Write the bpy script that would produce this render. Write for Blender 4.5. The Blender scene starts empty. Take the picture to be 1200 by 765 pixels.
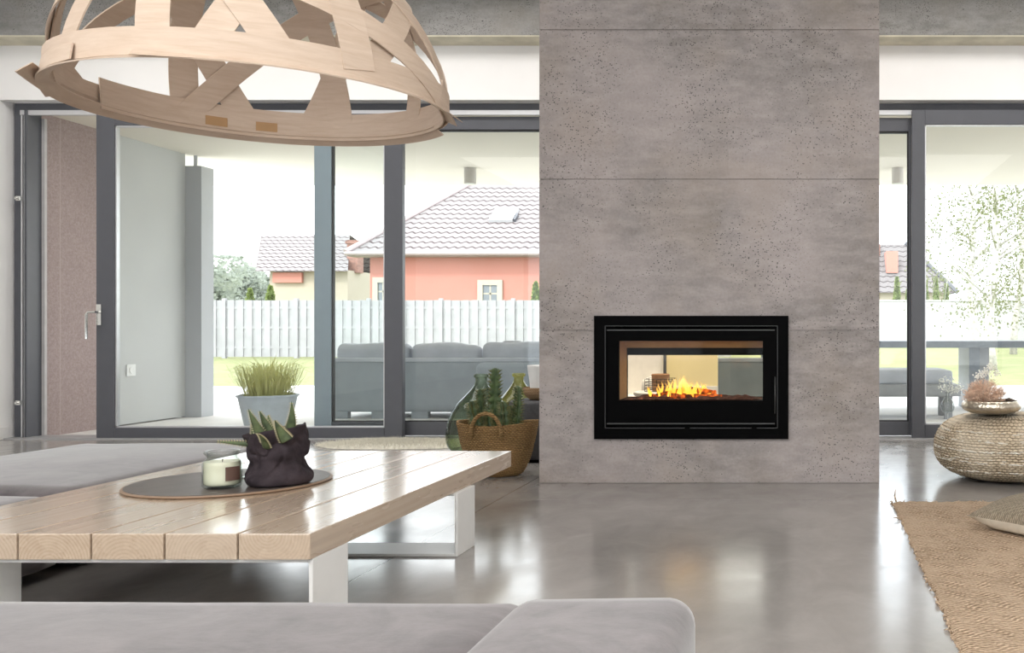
import bpy, bmesh, math, random
from mathutils import Vector, Matrix, noise as mnoise

PI = math.pi
sc = bpy.context.scene
C = sc.collection
rng = random.Random(7)

# ------------------------------------------------------------------ camera
F, PX, PY, H = 1100.0, 940.0, 388.0, 0.95      # focal length and principal point in pixels, eye height


def at(px, py, y):
    return Vector(((px - PX) * y / F, y, H - (py - PY) * y / F))


cam_d = bpy.data.cameras.new('camera')
cam = bpy.data.objects.new('camera', cam_d)
C.objects.link(cam)
cam.location = (0, 0, H)
cam.rotation_euler = (PI / 2, 0, 0)
cam_d.sensor_width = 36.0
cam_d.lens = 36.0 * F / 1200.0
cam_d.shift_x = (600 - PX) / 1200.0
cam_d.shift_y = (PY - 382.5) / 1200.0
cam_d.clip_start = 0.02
cam_d.clip_end = 400
sc.camera = cam
sc.view_settings.view_transform = 'Standard'
sc.view_settings.look = 'None'
sc.view_settings.gamma = 1.0
sc.view_settings.use_curve_mapping = False
sc.view_settings.exposure = 0.95
sc.cycles.max_bounces = 10
sc.cycles.diffuse_bounces = 5
sc.cycles.transparent_max_bounces = 32
sc.cycles.caustics_reflective = False
sc.cycles.caustics_refractive = False
sc.cycles.sample_clamp_indirect = 6.0


# ------------------------------------------------------------------ materials
class Mat:
    def __init__(s, name, col=(.5, .5, .5), rough=.6, metal=0.0, spec=.5):
        s.m = bpy.data.materials.new(name)
        s.m.use_nodes = True
        s.nt = s.m.node_tree
        s.N, s.L = s.nt.nodes, s.nt.links
        s.p = s.N['Principled BSDF']
        s.out = s.N['Material Output']
        s.p.inputs['Base Color'].default_value = (*col, 1)
        s.p.inputs['Roughness'].default_value = rough
        s.p.inputs['Metallic'].default_value = metal
        s.p.inputs['Specular IOR Level'].default_value = spec
        s.tc = s.N.new('ShaderNodeTexCoord')

    def link(s, a, b):
        s.L.new(a, b)

    def coords(s, scale=(1, 1, 1), src=None, rot=(0, 0, 0), loc=(0, 0, 0)):
        mp = s.N.new('ShaderNodeMapping')
        mp.inputs['Scale'].default_value = scale
        mp.inputs['Rotation'].default_value = rot
        mp.inputs['Location'].default_value = loc
        s.link(src or s.tc.outputs['Object'], mp.inputs['Vector'])
        return mp.outputs['Vector']

    def noise(s, scale, vec=None, detail=4, rough=.55, dist=0.0):
        n = s.N.new('ShaderNodeTexNoise')
        n.inputs['Scale'].default_value = scale
        n.inputs['Detail'].default_value = detail
        n.inputs['Roughness'].default_value = rough
        n.inputs['Distortion'].default_value = dist
        s.link(vec or s.tc.outputs['Object'], n.inputs['Vector'])
        return n.outputs['Fac']

    def vor(s, scale, vec=None, feature='F1', out='Distance', rnd=1.0):
        n = s.N.new('ShaderNodeTexVoronoi')
        n.feature = feature
        n.inputs['Scale'].default_value = scale
        n.inputs['Randomness'].default_value = rnd
        s.link(vec or s.tc.outputs['Object'], n.inputs['Vector'])
        return n.outputs[out]

    def math(s, op, a, b=None, clamp=False):
        n = s.N.new('ShaderNodeMath')
        n.operation = op
        n.use_clamp = clamp
        for i, v in enumerate((a, b)):
            if v is None:
                continue
            if isinstance(v, (int, float)):
                n.inputs[i].default_value = v
            else:
                s.link(v, n.inputs[i])
        return n.outputs[0]

    def ramp(s, fac, *stops, interp='LINEAR'):
        n = s.N.new('ShaderNodeValToRGB')
        n.color_ramp.interpolation = interp
        e = n.color_ramp.elements
        while len(e) < len(stops):
            e.new(.5)
        for el, (pos, c) in zip(e, stops):
            el.position = pos
            el.color = (*c, 1) if not isinstance(c, (int, float)) else (c, c, c, 1)
        s.link(fac, n.inputs[0])
        return n.outputs['Color']

    def mix(s, fac, a, b, mode='MIX'):
        n = s.N.new('ShaderNodeMix')
        n.data_type = 'RGBA'
        n.blend_type = mode
        for idx, v in ((0, fac), (6, a), (7, b)):
            if isinstance(v, (int, float)):
                n.inputs[idx].default_value = v if idx == 0 else (v, v, v, 1)
            elif isinstance(v, tuple):
                n.inputs[idx].default_value = (*v, 1)
            else:
                s.link(v, n.inputs[idx])
        return n.outputs[2]

    def sep(s, vec=None):
        n = s.N.new('ShaderNodeSeparateXYZ')
        s.link(vec or s.tc.outputs['Object'], n.inputs[0])
        return n.outputs

    def color(s, c):
        s.link(c, s.p.inputs['Base Color'])
        return s

    def rough(s, c):
        s.link(c, s.p.inputs['Roughness'])
        return s

    def bump(s, h, strength=.3, dist=.01):
        n = s.N.new('ShaderNodeBump')
        n.inputs['Strength'].default_value = strength
        n.inputs['Distance'].default_value = dist
        s.link(h, n.inputs['Height'])
        s.link(n.outputs[0], s.p.inputs['Normal'])
        return s


def plain(name, col, rough=.5, metal=0.0, var=.06, scale=12.0, bump=0.0, spec=.5):
    """one colour with a slight mottling of the surface"""
    m = Mat(name, col, rough, metal, spec)
    n = m.noise(scale, detail=3)
    lo = tuple(c * (1 - var) for c in col)
    hi = tuple(min(1, c * (1 + var)) for c in col)
    m.color(m.ramp(n, (.3, lo), (.7, hi)))
    if bump:
        m.bump(n, bump, .004)
    return m.m


def concrete(name, c1, c2, pit_scale=38.0, rough=.75, streak=(1, 1, 1)):
    m = Mat(name, c1, rough, spec=.3)
    big = m.noise(1.3, m.coords(streak), 6, .6)
    mid = m.noise(6.0, m.coords((1, 1, 2.6)), 5, .6)
    fine = m.noise(60.0, None, 4, .6)
    base = m.ramp(big, (.38, c2), (.60, c1))
    base = m.mix(m.ramp(mid, (.42, 0.0), (.68, .6)), base, tuple(min(1, c * 1.25) for c in c1))
    base = m.mix(.12, base, m.ramp(fine, (.2, .15), (.8, .75)))
    base = m.mix(m.ramp(m.noise(2.1, m.coords((1, 1, 1), loc=(7, 3, 2)), 4, .6), (.45, 0.0), (.75, .45)), base, (c1[0] * .98, c1[1] * .92, c1[2] * .78))
    # air bubbles: small dark pits gathered in patches
    patch = m.ramp(m.noise(2.4, None, 3, .5), (.44, 0.05), (.58, 1.0))

    def pits(sc_, lo, power, size, pt):
        vec = m.coords((1, 1, 1.25), loc=(sc_, 0, 0))
        dist = m.math('ADD', m.vor(sc_, vec), m.math('MULTIPLY', m.math('SUBTRACT', m.noise(sc_ * 2.5, None, 2), .5), .10))
        sl = m.sep(m.vor(sc_, vec, out='Color'))
        r_ = m.math('MULTIPLY', m.math('POWER', sl[1], power), size)
        k_ = m.math('MULTIPLY', m.math('LESS_THAN', dist, r_), m.math('GREATER_THAN', sl[0], lo))
        return m.math('MULTIPLY', k_, pt) if pt is not None else k_
    pit = m.math('MAXIMUM', pits(pit_scale * 2.2, .45, 1.4, .46, patch), pits(pit_scale * .75, .86, 1.6, .30, None))
    m.color(m.mix(m.math('MULTIPLY', pit, .85), base, (.055, .052, .05)))
    m.bump(m.math('SUBTRACT', m.math('MULTIPLY', fine, .35), pit), .35, .006)
    return m.m


def glass_mat(name, tint=(.96, .98, .98), ior=1.5, rough=0.0, tintedge=None):
    m = Mat(name)
    tr = m.N.new('ShaderNodeBsdfTransparent')
    tr.inputs[0].default_value = (*tint, 1)
    gl = m.N.new('ShaderNodeBsdfGlossy')
    gl.inputs['Roughness'].default_value = rough
    fr = m.N.new('ShaderNodeFresnel')
    fr.inputs['IOR'].default_value = ior
    mx = m.N.new('ShaderNodeMixShader')
    if tintedge:
        lw = m.N.new('ShaderNodeLayerWeight')
        lw.inputs[0].default_value = .35
        m.link(m.ramp(lw.outputs['Facing'], (.0, tint), (1.0, tintedge)), tr.inputs[0])
    bf = m.N.new('ShaderNodeNewGeometry').outputs['Backfacing']
    m.link(m.math('MULTIPLY', fr.outputs[0], m.math('SUBTRACT', 1.0, bf)), mx.inputs[0])
    m.link(tr.outputs[0], mx.inputs[1])
    m.link(gl.outputs[0], mx.inputs[2])
    m.link(mx.outputs[0], m.out.inputs[0])
    m.N.remove(m.p)
    return m.m


def weave(name, ca, cb, cdark, sx=60.0, sz=90.0, rough=.85, bump=.6, axes='cyl', patch=None, jit=0.0):
    """plaited fibre: crossing bands with random strands"""
    m = Mat(name, ca, rough, spec=.2)
    x, y, z = m.sep()[:3]
    if axes == 'cyl':
        u = m.math('MULTIPLY', m.math('ARCTAN2', y, x), sx)
        w = m.math('MULTIPLY', z, sz)
    else:
        u = m.math('MULTIPLY', x, sx)
        w = m.math('MULTIPLY', y, sz)
    wob = m.math('MULTIPLY', m.noise(9.0, None, 3), 3.0 if axes == 'cyl' else 6.0)
    if jit:
        w = m.math('ADD', w, m.math('MULTIPLY', m.noise(13.0, None, 4, .7), jit))
    row = m.math('FLOOR', m.math('ADD', w, 0.0))
    ph = m.math('MULTIPLY', m.math('MODULO', row, 2.0), PI)
    a = m.math('SINE', m.math('ADD', m.math('ADD', m.math('MULTIPLY', u, 2.0), ph), wob))
    fr = m.math('FRACT', w)
    b = m.math('SINE', m.math('MULTIPLY', fr, PI))
    h = m.math('MULTIPLY', b, m.math('ADD', m.math('MULTIPLY', a, .35), .65))
    n = m.noise(35.0, m.coords((1, 1, 3)), 4, .65)
    big = m.noise(3.0, None, 3)
    c = m.ramp(n, (.3, cb), (.68, ca))
    c = m.mix(m.ramp(h, (.10, .95), (.5, 0.0)), c, cdark)
    if patch:
        c = m.mix(m.ramp(big, (.42, 0.0), (.6, .6)), c, patch)
    m.color(c)
    m.bump(m.math('ADD', h, m.math('MULTIPLY', n, .5)), bump, .008)
    return m.m


M = {}
M['white_wall'] = plain('white plaster', (.86, .85, .845), .8, var=.015, scale=3)
M['ceiling'] = plain('white ceiling paint', (.80, .79, .77), .85, var=.01)
M['soffit'] = plain('cream soffit render', (.76, .715, .62), .85, var=.012, scale=2)
M['concrete'] = concrete('board-formed concrete', (.350, .306, .296), (.225, .199, .19), 46.0)
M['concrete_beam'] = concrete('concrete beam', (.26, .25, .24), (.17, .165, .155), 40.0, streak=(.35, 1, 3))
M['beam_soffit'] = plain('raw beam underside', (.62, .58, .46), .8, var=.16, scale=5)  # window light on the concrete underside, put into the colour
M['frame'] = plain('anthracite aluminium', (.085, .088, .102), .38, .0, var=.03)
M['stile_blue'] = plain('blue grey aluminium', (.27, .32, .36), .35, .0, var=.03)  # haze of the glass in front, put into the stile colour
M['frame_dark'] = plain('black rubber gasket', (.018, .018, .02), .6)
M['frame_light'] = plain('silver track', (.62, .62, .64), .35, .6, var=.03)
M['chrome'] = plain('satin chrome', (.72, .72, .70), .22, 1.0, var=.03)
M['glass'] = glass_mat('window glass', (.965, .985, .985))
M['black_metal'] = plain('black powder-coated steel', (.0012, .0012, .0014), .6, var=.1, spec=.04)
M['grey_edge'] = plain('grey steel edge', (.05, .05, .05), .4, .3)
M['vermiculite'] = plain('tan firebrick', (.42, .24, .105), .8, var=.1, scale=30, bump=.2)
M['fire_glass'] = glass_mat('stove glass', (.97, .95, .91), 1.2)


def floor_material():
    m = Mat('polished concrete floor', (.4, .39, .38), .2, spec=.5)
    big = m.noise(.8, None, 6, .6)
    mid = m.noise(5.0, m.coords((1, .7, 1)), 6, .65, .6)
    base = m.ramp(big, (.3, (.225, .212, .202)), (.72, (.325, .308, .294)))
    base = m.mix(m.ramp(mid, (.35, 0.0), (.72, .4)), base, (.39, .372, .355))
    x, y, z = m.sep()[:3]
    jx = m.math('LESS_THAN', m.math('ABSOLUTE', m.math('ADD', x, 1.715)), .0035)
    jy = m.math('MULTIPLY', m.math('LESS_THAN', m.math('ABSOLUTE', m.math('SUBTRACT', y, 5.30)), .003), .35)
    j2 = m.math('LESS_THAN', m.math('ABSOLUTE', m.math('ADD', x, 4.7)), .0035)
    j = m.math('MAXIMUM', m.math('MAXIMUM', jx, jy), j2)
    m.color(m.mix(j, base, (.07, .07, .068)))
    m.rough(m.ramp(mid, (.3, .15), (.75, .25)))
    m.p.inputs['IOR'].default_value = 1.9
    m.bump(m.math('SUBTRACT', m.math('MULTIPLY', m.noise(11.0, None, 4, .6), .3), j), .04, .01)
    return m.m


M['floor'] = floor_material()


def velvet(name, c1, c2):
    m = Mat(name, c1, .85, spec=.15)
    big = m.noise(4.2, None, 6, .7, 1.0)
    fine = m.noise(16.0, m.coords((1, 1.6, 1)), 6, .75)
    c = m.ramp(big, (.3, c2), (.7, c1))
    c = m.mix(m.ramp(fine, (.35, 0.0), (.75, .35)), c, tuple(min(1, x * 1.25) for x in c1))
    m.color(c)
    m.p.inputs['Sheen Weight'].default_value = .5
    m.p.inputs['Sheen Roughness'].default_value = .4
    m.bump(fine, .12, .004)
    return m.m


M['velvet'] = velvet('grey velvet', (.160, .143, .148), (.070, .064, .068))
M['sofa_base'] = plain('dark sofa base', (.045, .045, .045), .8)


def wood_table():
    m = Mat('pine boards', (.6, .45, .3), .3, spec=.5)
    at_ = m.N.new('ShaderNodeAttribute')
    at_.attribute_name = 'grain'
    v = at_.outputs['Vector']
    st = m.coords((1, .12, 1), v)
    d1 = m.noise(3.5, st, 3, .5)
    gx, gy, gz = m.sep(v)[:3]
    r = m.math('SQRT', m.math('ADD', m.math('MULTIPLY', gx, gx), m.math('MULTIPLY', gz, gz)))
    r = m.math('ADD', r, m.math('MULTIPLY', d1, .035))
    ring = m.math('SINE', m.math('MULTIPLY', r, 620.0))
    ringc = m.ramp(m.math('ADD', m.math('MULTIPLY', ring, .5), .5), (.1, (.36, .26, .185)), (.75, (.52, .41, .31)))
    isl = m.N.new('ShaderNodeNewGeometry').outputs['Random Per Island']
    fib = m.noise(60.0, m.coords((1, .03, 1), v), 4, .65)
    c = m.mix(.6, ringc, m.ramp(fib, (.3, (.44, .33, .235)), (.7, (.56, .45, .345))))
    c = m.mix(m.math('MULTIPLY', isl, .3), c, (.53, .45, .37))
    kn = m.vor(2.2, m.coords((1, .6, 1), v))
    c = m.mix(m.ramp(kn, (.02, .75), (.06, 0.0)), c, (.20, .11, .06))
    m.color(c)
    m.rough(m.ramp(m.noise(8.0, m.coords((1, .15, 1), v), 4, .6), (.3, .2), (.7, .36)))
    m.bump(m.math('ADD', m.math('MULTIPLY', ring, .15), fib), .02, .004)
    return m.m


M['pine'] = wood_table()
M['pine'].node_tree.nodes['Principled BSDF'].inputs['Coat Weight'].default_value = .9
M['pine'].node_tree.nodes['Principled BSDF'].inputs['Coat Roughness'].default_value = .16
M['white_steel'] = plain('white lacquered steel', (.74, .74, .73), .35, var=.02)


def ply_material():
    m = Mat('plywood veneer', (.6, .44, .3), .6, spec=.25)
    g = m.noise(7.0, m.coords((1, 1, 9)), 5, .6, .4)
    f = m.noise(40.0, m.coords((1, 1, 5)), 3, .6)
    rp = m.N.new('ShaderNodeNewGeometry').outputs['Random Per Island']
    c = m.ramp(g, (.3, (.52, .40, .31)), (.7, (.615, .50, .405)))
    c = m.mix(m.math('MULTIPLY', f, .25), c, (.48, .35, .26))
    m.color(c)
    m.bump(f, .1, .002)
    return m.m


M['ply'] = ply_material()
M['ply_label'] = plain('brown paper patch', (.42, .25, .12), .7)
M['cable'] = plain('black textile cable', (.02, .02, .02), .7)
M['tray'] = plain('dark stained wood', (.07, .055, .05), .42, var=.25, scale=9)
M['tray_edge'] = plain('brown wood edge', (.24, .16, .105), .5)
M['wax'] = plain('cream wax', (.80, .80, .64), .45, var=.02)
M['jar_glass'] = glass_mat('jar glass', (.985, .99, .985), 1.5, 0, (.66, .70, .67))
M['jar_label'] = plain('dark jar label', (.11, .06, .045), .6)


def fabric_bag():
    m = Mat('dark washed fabric', (.03, .025, .028), .9, spec=.15)
    n = m.noise(14.0, None, 5, .7)
    m.color(m.ramp(n, (.3, (.018, .014, .017)), (.75, (.055, .043, .05))))
    m.bump(m.noise(200.0, None, 2), .2, .001)
    return m.m


M['bag'] = fabric_bag()


def leaf_mat(name, c1, c2, scale=14.0, rough=.5, trans=0.0):
    m = Mat(name, c1, rough, spec=.4)
    n = m.noise(scale, None, 4, .6)
    m.color(m.ramp(n, (.32, c2), (.68, c1)))
    if trans:
        m.p.inputs['Transmission Weight'].default_value = 0
        t = m.N.new('ShaderNodeBsdfTranslucent')
        t.inputs[0].default_value = (*c1, 1)
        mx = m.N.new('ShaderNodeMixShader')
        mx.inputs[0].default_value = trans
        m.link(m.p.outputs[0], mx.inputs[1])
        m.link(t.outputs[0], mx.inputs[2])
        m.link(mx.outputs[0], m.out.inputs[0])
    return m.m


M['aloe'] = leaf_mat('aloe green', (.115, .15, .065), (.035, .055, .03), 30, .6)
M['aloe_tooth'] = plain('aloe teeth', (.40, .36, .22), .6)
M['cactus'] = leaf_mat('cactus green', (.095, .145, .05), (.022, .042, .02), 22)
M['cactus_leaf'] = leaf_mat('cactus leaflet', (.16, .15, .06), (.06, .08, .03), 30)
M['soil'] = plain('potting soil', (.05, .035, .025), .95, var=.4, scale=60, bump=.6)
M['basket'] = weave('seagrass basket', (.42, .27, .12), (.24, .135, .05), (.055, .028, .012), 30.0, 84.0, bump=.9, patch=(.30, .175, .075), jit=2.5)
M['basket_handle'] = weave('seagrass rope', (.44, .29, .13), (.26, .15, .06), (.07, .035, .014), 16.0, 120.0, bump=.8)
M['demi_green'] = glass_mat('green bottle glass', (.87, .905, .83), 1.45, 0, (.40, .48, .34))
M['demi_yellow'] = glass_mat('pale yellow bottle glass', (.96, .94, .72), 1.45, 0, (.78, .74, .34))
M['fur'] = plain('cream sheepskin', (.72, .69, .60), .95, var=.12, scale=40, bump=.5)
M['stool'] = plain('charcoal felt', (.075, .075, .08), .9, var=.15, scale=40)
M['porcelain'] = plain('white porcelain', (.80, .80, .79), .3, var=.02)
M['bowl_tan'] = weave('tan rope bowl', (.52, .36, .22), (.38, .24, .13), (.14, .08, .04), 22.0, 110.0, bump=.6)
M['jute'] = weave('jute rug', (.68, .52, .38), (.44, .32, .215), (.20, .135, .085), 105.0, 82.0, bump=1.0, axes='flat', patch=(.56, .42, .30))
M['pouf'] = weave('rope pouf', (.72, .60, .44), (.48, .38, .27), (.17, .13, .085), 44.0, 62.0, bump=.9, patch=(.74, .65, .52), jit=1.8)
M['pouf_thread'] = plain('pale thread', (.80, .76, .68), .7)
M['cushion_top'] = weave('boucle cushion', (.50, .43, .33), (.30, .25, .185), (.15, .12, .085), 120.0, 130.0, bump=.9, axes='flat')
M['cushion_back'] = plain('cream linen', (.64, .58, .48), .85, var=.06, scale=30, bump=.2)


def hammered():
    m = Mat('hammered champagne metal', (.56, .48, .38), .28, 1.0)
    m.color(m.ramp(m.noise(9.0, None, 3), (.3, (.46, .40, .32)), (.7, (.72, .66, .56))))
    m.bump(m.vor(55.0), .45, .006)
    return m.m


M['bowl_metal'] = hammered()
M['coral'] = plain('dried pink sprig', (.74, .54, .41), .8, var=.2, scale=40)
M['white_sprig'] = plain('dried white bloom', (.84, .82, .76), .8)
M['clear_glass'] = glass_mat('clear vase glass', (.96, .965, .96), 1.5, 0, (.55, .58, .58))
M['charcoal'] = plain('charred log', (.035, .022, .016), .9, var=.5, scale=30, bump=.8)


def ember_mat():
    m = Mat('glowing embers', (.03, .02, .015), .9)
    n = m.noise(26.0, None, 5, .7)
    m.link(m.ramp(n, (.45, (.02, .002, 0)), (.62, (1, .16, .01)), (.75, (1, .5, .08))), m.p.inputs['Emission Color'])
    m.p.inputs['Emission Strength'].default_value = .6
    m.bump(n, .8, .01)
    return m.m


def ember_bed_mat():
    m = Mat('ash and embers', (.08, .04, .03), .95)
    n = m.noise(30.0, None, 5, .7)
    m.color(m.ramp(n, (.3, (.035, .016, .012)), (.7, (.19, .095, .08))))
    m.link(m.ramp(n, (.60, (0, 0, 0)), (.72, (1, .22, .02))), m.p.inputs['Emission Color'])
    m.p.inputs['Emission Strength'].default_value = .35
    m.bump(n, .8, .01)
    return m.m


def flame_mat():
    m = Mat('flame')
    em = m.N.new('ShaderNodeEmission')
    x, y, z = m.sep()[:3]
    hgt = m.math('ADD', m.math('MULTIPLY', z, 5.5), m.math('MULTIPLY', m.noise(18.0, None, 4), .35))
    m.link(m.ramp(hgt, (.15, (1, .62, .12)), (.45, (1, .42, .04)), (.8, (1, .62, .18))), em.inputs[0])
    em.inputs[1].default_value = 1.2
    tr = m.N.new('ShaderNodeBsdfTransparent')
    mx = m.N.new('ShaderNodeMixShader')
    m.link(m.ramp(hgt, (.15, .85), (.95, .12)), mx.inputs[0])
    m.link(tr.outputs[0], mx.inputs[1])
    m.link(em.outputs[0], mx.inputs[2])
    m.link(mx.outputs[0], m.out.inputs[0])
    return m.m


M['ember'], M['ember_bed'], M['flame'] = ember_mat(), ember_bed_mat(), flame_mat()
M['cream_yellow'] = plain('pale yellow lacquer', (.88, .77, .46), .5, var=.02)
M['white_fabric'] = plain('white upholstery', (.80, .78, .75), .9, var=.04, scale=30, bump=.2)
M['brown_pot'] = plain('terracotta', (.44, .24, .13), .7)
M['black_wire'] = plain('black wire', (.015, .015, .015), .5)
# outside
M['terrace'] = plain('pale stone paving', (.72, .70, .68), .7, var=.06, scale=2)
M['ext_wall'] = None


def render_wall():
    m = Mat('brown pink render', (.3, .22, .2), .9, spec=.2)
    n = m.noise(55.0, None, 5, .75)
    b = m.noise(2.0, None, 3)
    c = m.ramp(n, (.3, (.28, .215, .205)), (.7, (.47, .39, .38)))
    y = m.sep()[1]
    c = m.mix(m.math('MULTIPLY', m.math('LESS_THAN', m.math('ABSOLUTE', m.math('SUBTRACT', y, 8.73)), .006), .6), c, (.5, .42, .40))
    m.color(m.mix(m.math('MULTIPLY', b, .3), c, (.38, .30, .29)))
    m.bump(n, .3, .004)
    return m.m


M['ext_wall'] = render_wall()
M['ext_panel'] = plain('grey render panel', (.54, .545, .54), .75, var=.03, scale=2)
M['ext_pillar'] = plain('grey blue pillar', (.44, .45, .47), .6, var=.03, scale=2)


def lawn_mat():
    m = Mat('lawn', (.3, .35, .1), .9, spec=.1)
    n = m.noise(1.2, None, 5, .7)
    f = m.noise(30.0, None, 3, .7)
    c = m.ramp(n, (.3, (.21, .23, .11)), (.7, (.30, .31, .17)))
    m.color(m.mix(m.math('MULTIPLY', f, .4), c, (.27, .29, .15)))
    m.bump(f, .5, .03)
    return m.m


M['lawn'] = lawn_mat()
M['fence'] = plain('pale painted boards', (.33, .33, .345), .7, var=.08, scale=3)
M['garden_wall'] = plain('white garden wall', (.45, .45, .46), .8, var=.04, scale=1)
M['house_wall'] = plain('salmon render', (.47, .205, .165), .9, var=.04, scale=.6)
M['house_cream'] = plain('cream render', (.42, .37, .30), .9, var=.03)
M['cream_frame'] = plain('cream window surround', (.42, .39, .33), .7)
M['pane_dark'] = plain('house window pane', (.17, .19, .21), .15)
M['brick'] = plain('chimney brick', (.28, .15, .12), .9, var=.3, scale=9)


def roof_mat(name, c, line, rowlen=.30, wav=.24):
    m = Mat(name, c, .7, spec=.2)
    a = m.N.new('ShaderNodeAttribute')
    a.attribute_name = 'grain'
    u, v, w = m.sep(a.outputs['Vector'])[:3]
    wave = m.math('MULTIPLY', m.math('SINE', m.math('MULTIPLY', u, 2 * PI / wav)), .055)
    fr = m.math('FRACT', m.math('ADD', m.math('DIVIDE', v, rowlen), m.math('DIVIDE', wave, rowlen)))
    ln = m.ramp(fr, (.0, 1.0), (.16, 1.0), (.24, 0.0))
    n = m.noise(1.5, None, 4)
    base = m.ramp(n, (.3, tuple(x * .92 for x in c)), (.7, c))
    m.color(m.mix(ln, base, line))
    m.bump(fr, .4, .03)
    return m.m


M['roof_pink'] = roof_mat('pale clay roof tiles', (.25, .232, .232), (.05, .03, .03), .40, .34)
M['roof_grey'] = roof_mat('grey roof tiles', (.19, .175, .175), (.06, .05, .05), .55, .5)
M['skylight'] = plain('roof window', (.50, .50, .52), .2)
M['gutter'] = plain('gutter', (.34, .28, .28), .5)
M['bark_white'] = plain('birch bark', (.46, .44, .41), .8, var=.3, scale=14)
M['birch_leaf'] = leaf_mat('birch leaves', (.20, .22, .10), (.11, .12, .065), 3, .6, .4)
M['thuja'] = leaf_mat('thuja green', (.26, .33, .10), (.15, .20, .065), 4, .7, .3)
M['woods'] = leaf_mat('distant trees', (.40, .43, .38), (.33, .37, .33), 1.2, .9, .45)  # pale leaf colour stands in for haze over distance
M['bark'] = plain('bark', (.16, .12, .09), .9, var=.3)
M['outdoor_fabric'] = plain('slate grey outdoor fabric', (.29, .32, .35), .85, var=.06, scale=6)
M['outdoor_light'] = plain('light grey outdoor cushion', (.46, .48, .53), .85, var=.08, scale=5)
M['outdoor_frame'] = plain('pale grey aluminium', (.33, .34, .36), .5)
M['outdoor_table'] = plain('grey outdoor table', (.20, .225, .26), .4, var=.08)
M['zinc'] = plain('pale zinc', (.50, .55, .60), .45, .1, var=.08)
M['grass_blade'] = leaf_mat('pale ornamental grass', (.62, .60, .26), (.44, .46, .16), 5, .7, .3)
M['spot_body'] = plain('white fixture', (.55, .52, .48), .5)


# ------------------------------------------------------------------ mesh helpers
def new():
    return bmesh.new()


def quad(bm, a, b, c, d):
    return bm.faces.new([bm.verts.new(p) for p in (a, b, c, d)])


def box(bm, x0, x1, y0, y1, z0, z1, bev=0.0, seg=2):
    v = [bm.verts.new((x, y, z)) for x in (x0, x1) for y in (y0, y1) for z in (z0, z1)]
    fs = [(0, 1, 3, 2), (4, 6, 7, 5), (0, 4, 5, 1), (2, 3, 7, 6), (0, 2, 6, 4), (1, 5, 7, 3)]
    faces = [bm.faces.new([v[i] for i in f]) for f in fs]
    if bev:
        es = list({e for f in faces for e in f.edges})
        bmesh.ops.bevel(bm, geom=es, offset=bev, segments=seg, profile=.7, affect='EDGES')
    return v


def obox(bm, c, ax, ay, az, sx, sy, sz):
    """box about c along three given axes"""
    vs = []
    for i in (-1, 1):
        for j in (-1, 1):
            for k in (-1, 1):
                vs.append(bm.verts.new(Vector(c) + ax * (i * sx / 2) + ay * (j * sy / 2) + az * (k * sz / 2)))
    for f in [(0, 1, 3, 2), (4, 6, 7, 5), (0, 4, 5, 1), (2, 3, 7, 6), (0, 2, 6, 4), (1, 5, 7, 3)]:
        bm.faces.new([vs[i] for i in f])


def rbox(bm, x0, x1, y0, y1, z0, z1, r, n=14, crown=0.0, lump=0.0, seed=0.0):
    """soft upholstered block: a cube grid pulled onto a rounded box"""
    c = Vector(((x0 + x1) / 2, (y0 + y1) / 2, (z0 + z1) / 2))
    hx, hy, hz = (x1 - x0) / 2, (y1 - y0) / 2, (z1 - z0) / 2
    r = min(r, hx, hy, hz)
    t = bmesh.new()
    bmesh.ops.create_cube(t, size=2)
    bmesh.ops.subdivide_edges(t, edges=t.edges[:], cuts=n, use_grid_fill=True)
    for v in t.verts:
        q = []
        for a, h in zip(v.co, (hx, hy, hz)):
            # cluster grid lines near the edges so the rounding is smooth
            s = math.copysign(abs(a) ** .6, a)
            q.append(s * h)
        p = Vector(q)
        core = Vector((max(-hx + r, min(hx - r, p.x)), max(-hy + r, min(hy - r, p.y)), max(-hz + r, min(hz - r, p.z))))
        d = p - core
        if d.length > 1e-9:
            p = core + d.normalized() * r
        if crown and p.z > 0:
            p.z += crown * (1 - (p.x / hx) ** 2) * (1 - (p.y / hy) ** 2)
        if lump:
            p += Vector((0, 0, 1)) * lump * mnoise.noise((p + c) * 3.0 + Vector((seed, 0, 0)))
        v.co = p + c
    base = {v: bm.verts.new(v.co) for v in t.verts}
    for f in t.faces:
        bm.faces.new([base[v] for v in f.verts])
    t.free()


def tube(bm, pts, r, seg=8, cap=True, closed=False):
    pts = [Vector(p) for p in pts]
    n = len(pts)
    rs = r if isinstance(r, (list, tuple)) else [r] * n
    rings = []
    prev = None
    for i, p in enumerate(pts):
        if closed:
            d = pts[(i + 1) % n] - pts[i - 1]
        else:
            d = pts[min(i + 1, n - 1)] - pts[max(i - 1, 0)]
        d.normalize()
        if prev is None:
            up = Vector((0, 0, 1)) if abs(d.z) < .9 else Vector((1, 0, 0))
            u = d.cross(up).normalized()
        else:
            u = (prev - d * prev.dot(d)).normalized()
        prev = u
        w = d.cross(u)
        rings.append([bm.verts.new(p + (u * math.cos(2 * PI * k / seg) + w * math.sin(2 * PI * k / seg)) * rs[i]) for k in range(seg)])
    m = n if closed else n - 1
    for i in range(m):
        a, b = rings[i], rings[(i + 1) % n]
        for k in range(seg):
            bm.faces.new([a[k], a[(k + 1) % seg], b[(k + 1) % seg], b[k]])
    if cap and not closed:
        bm.faces.new(rings[0][::-1])
        bm.faces.new(rings[-1])


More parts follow.
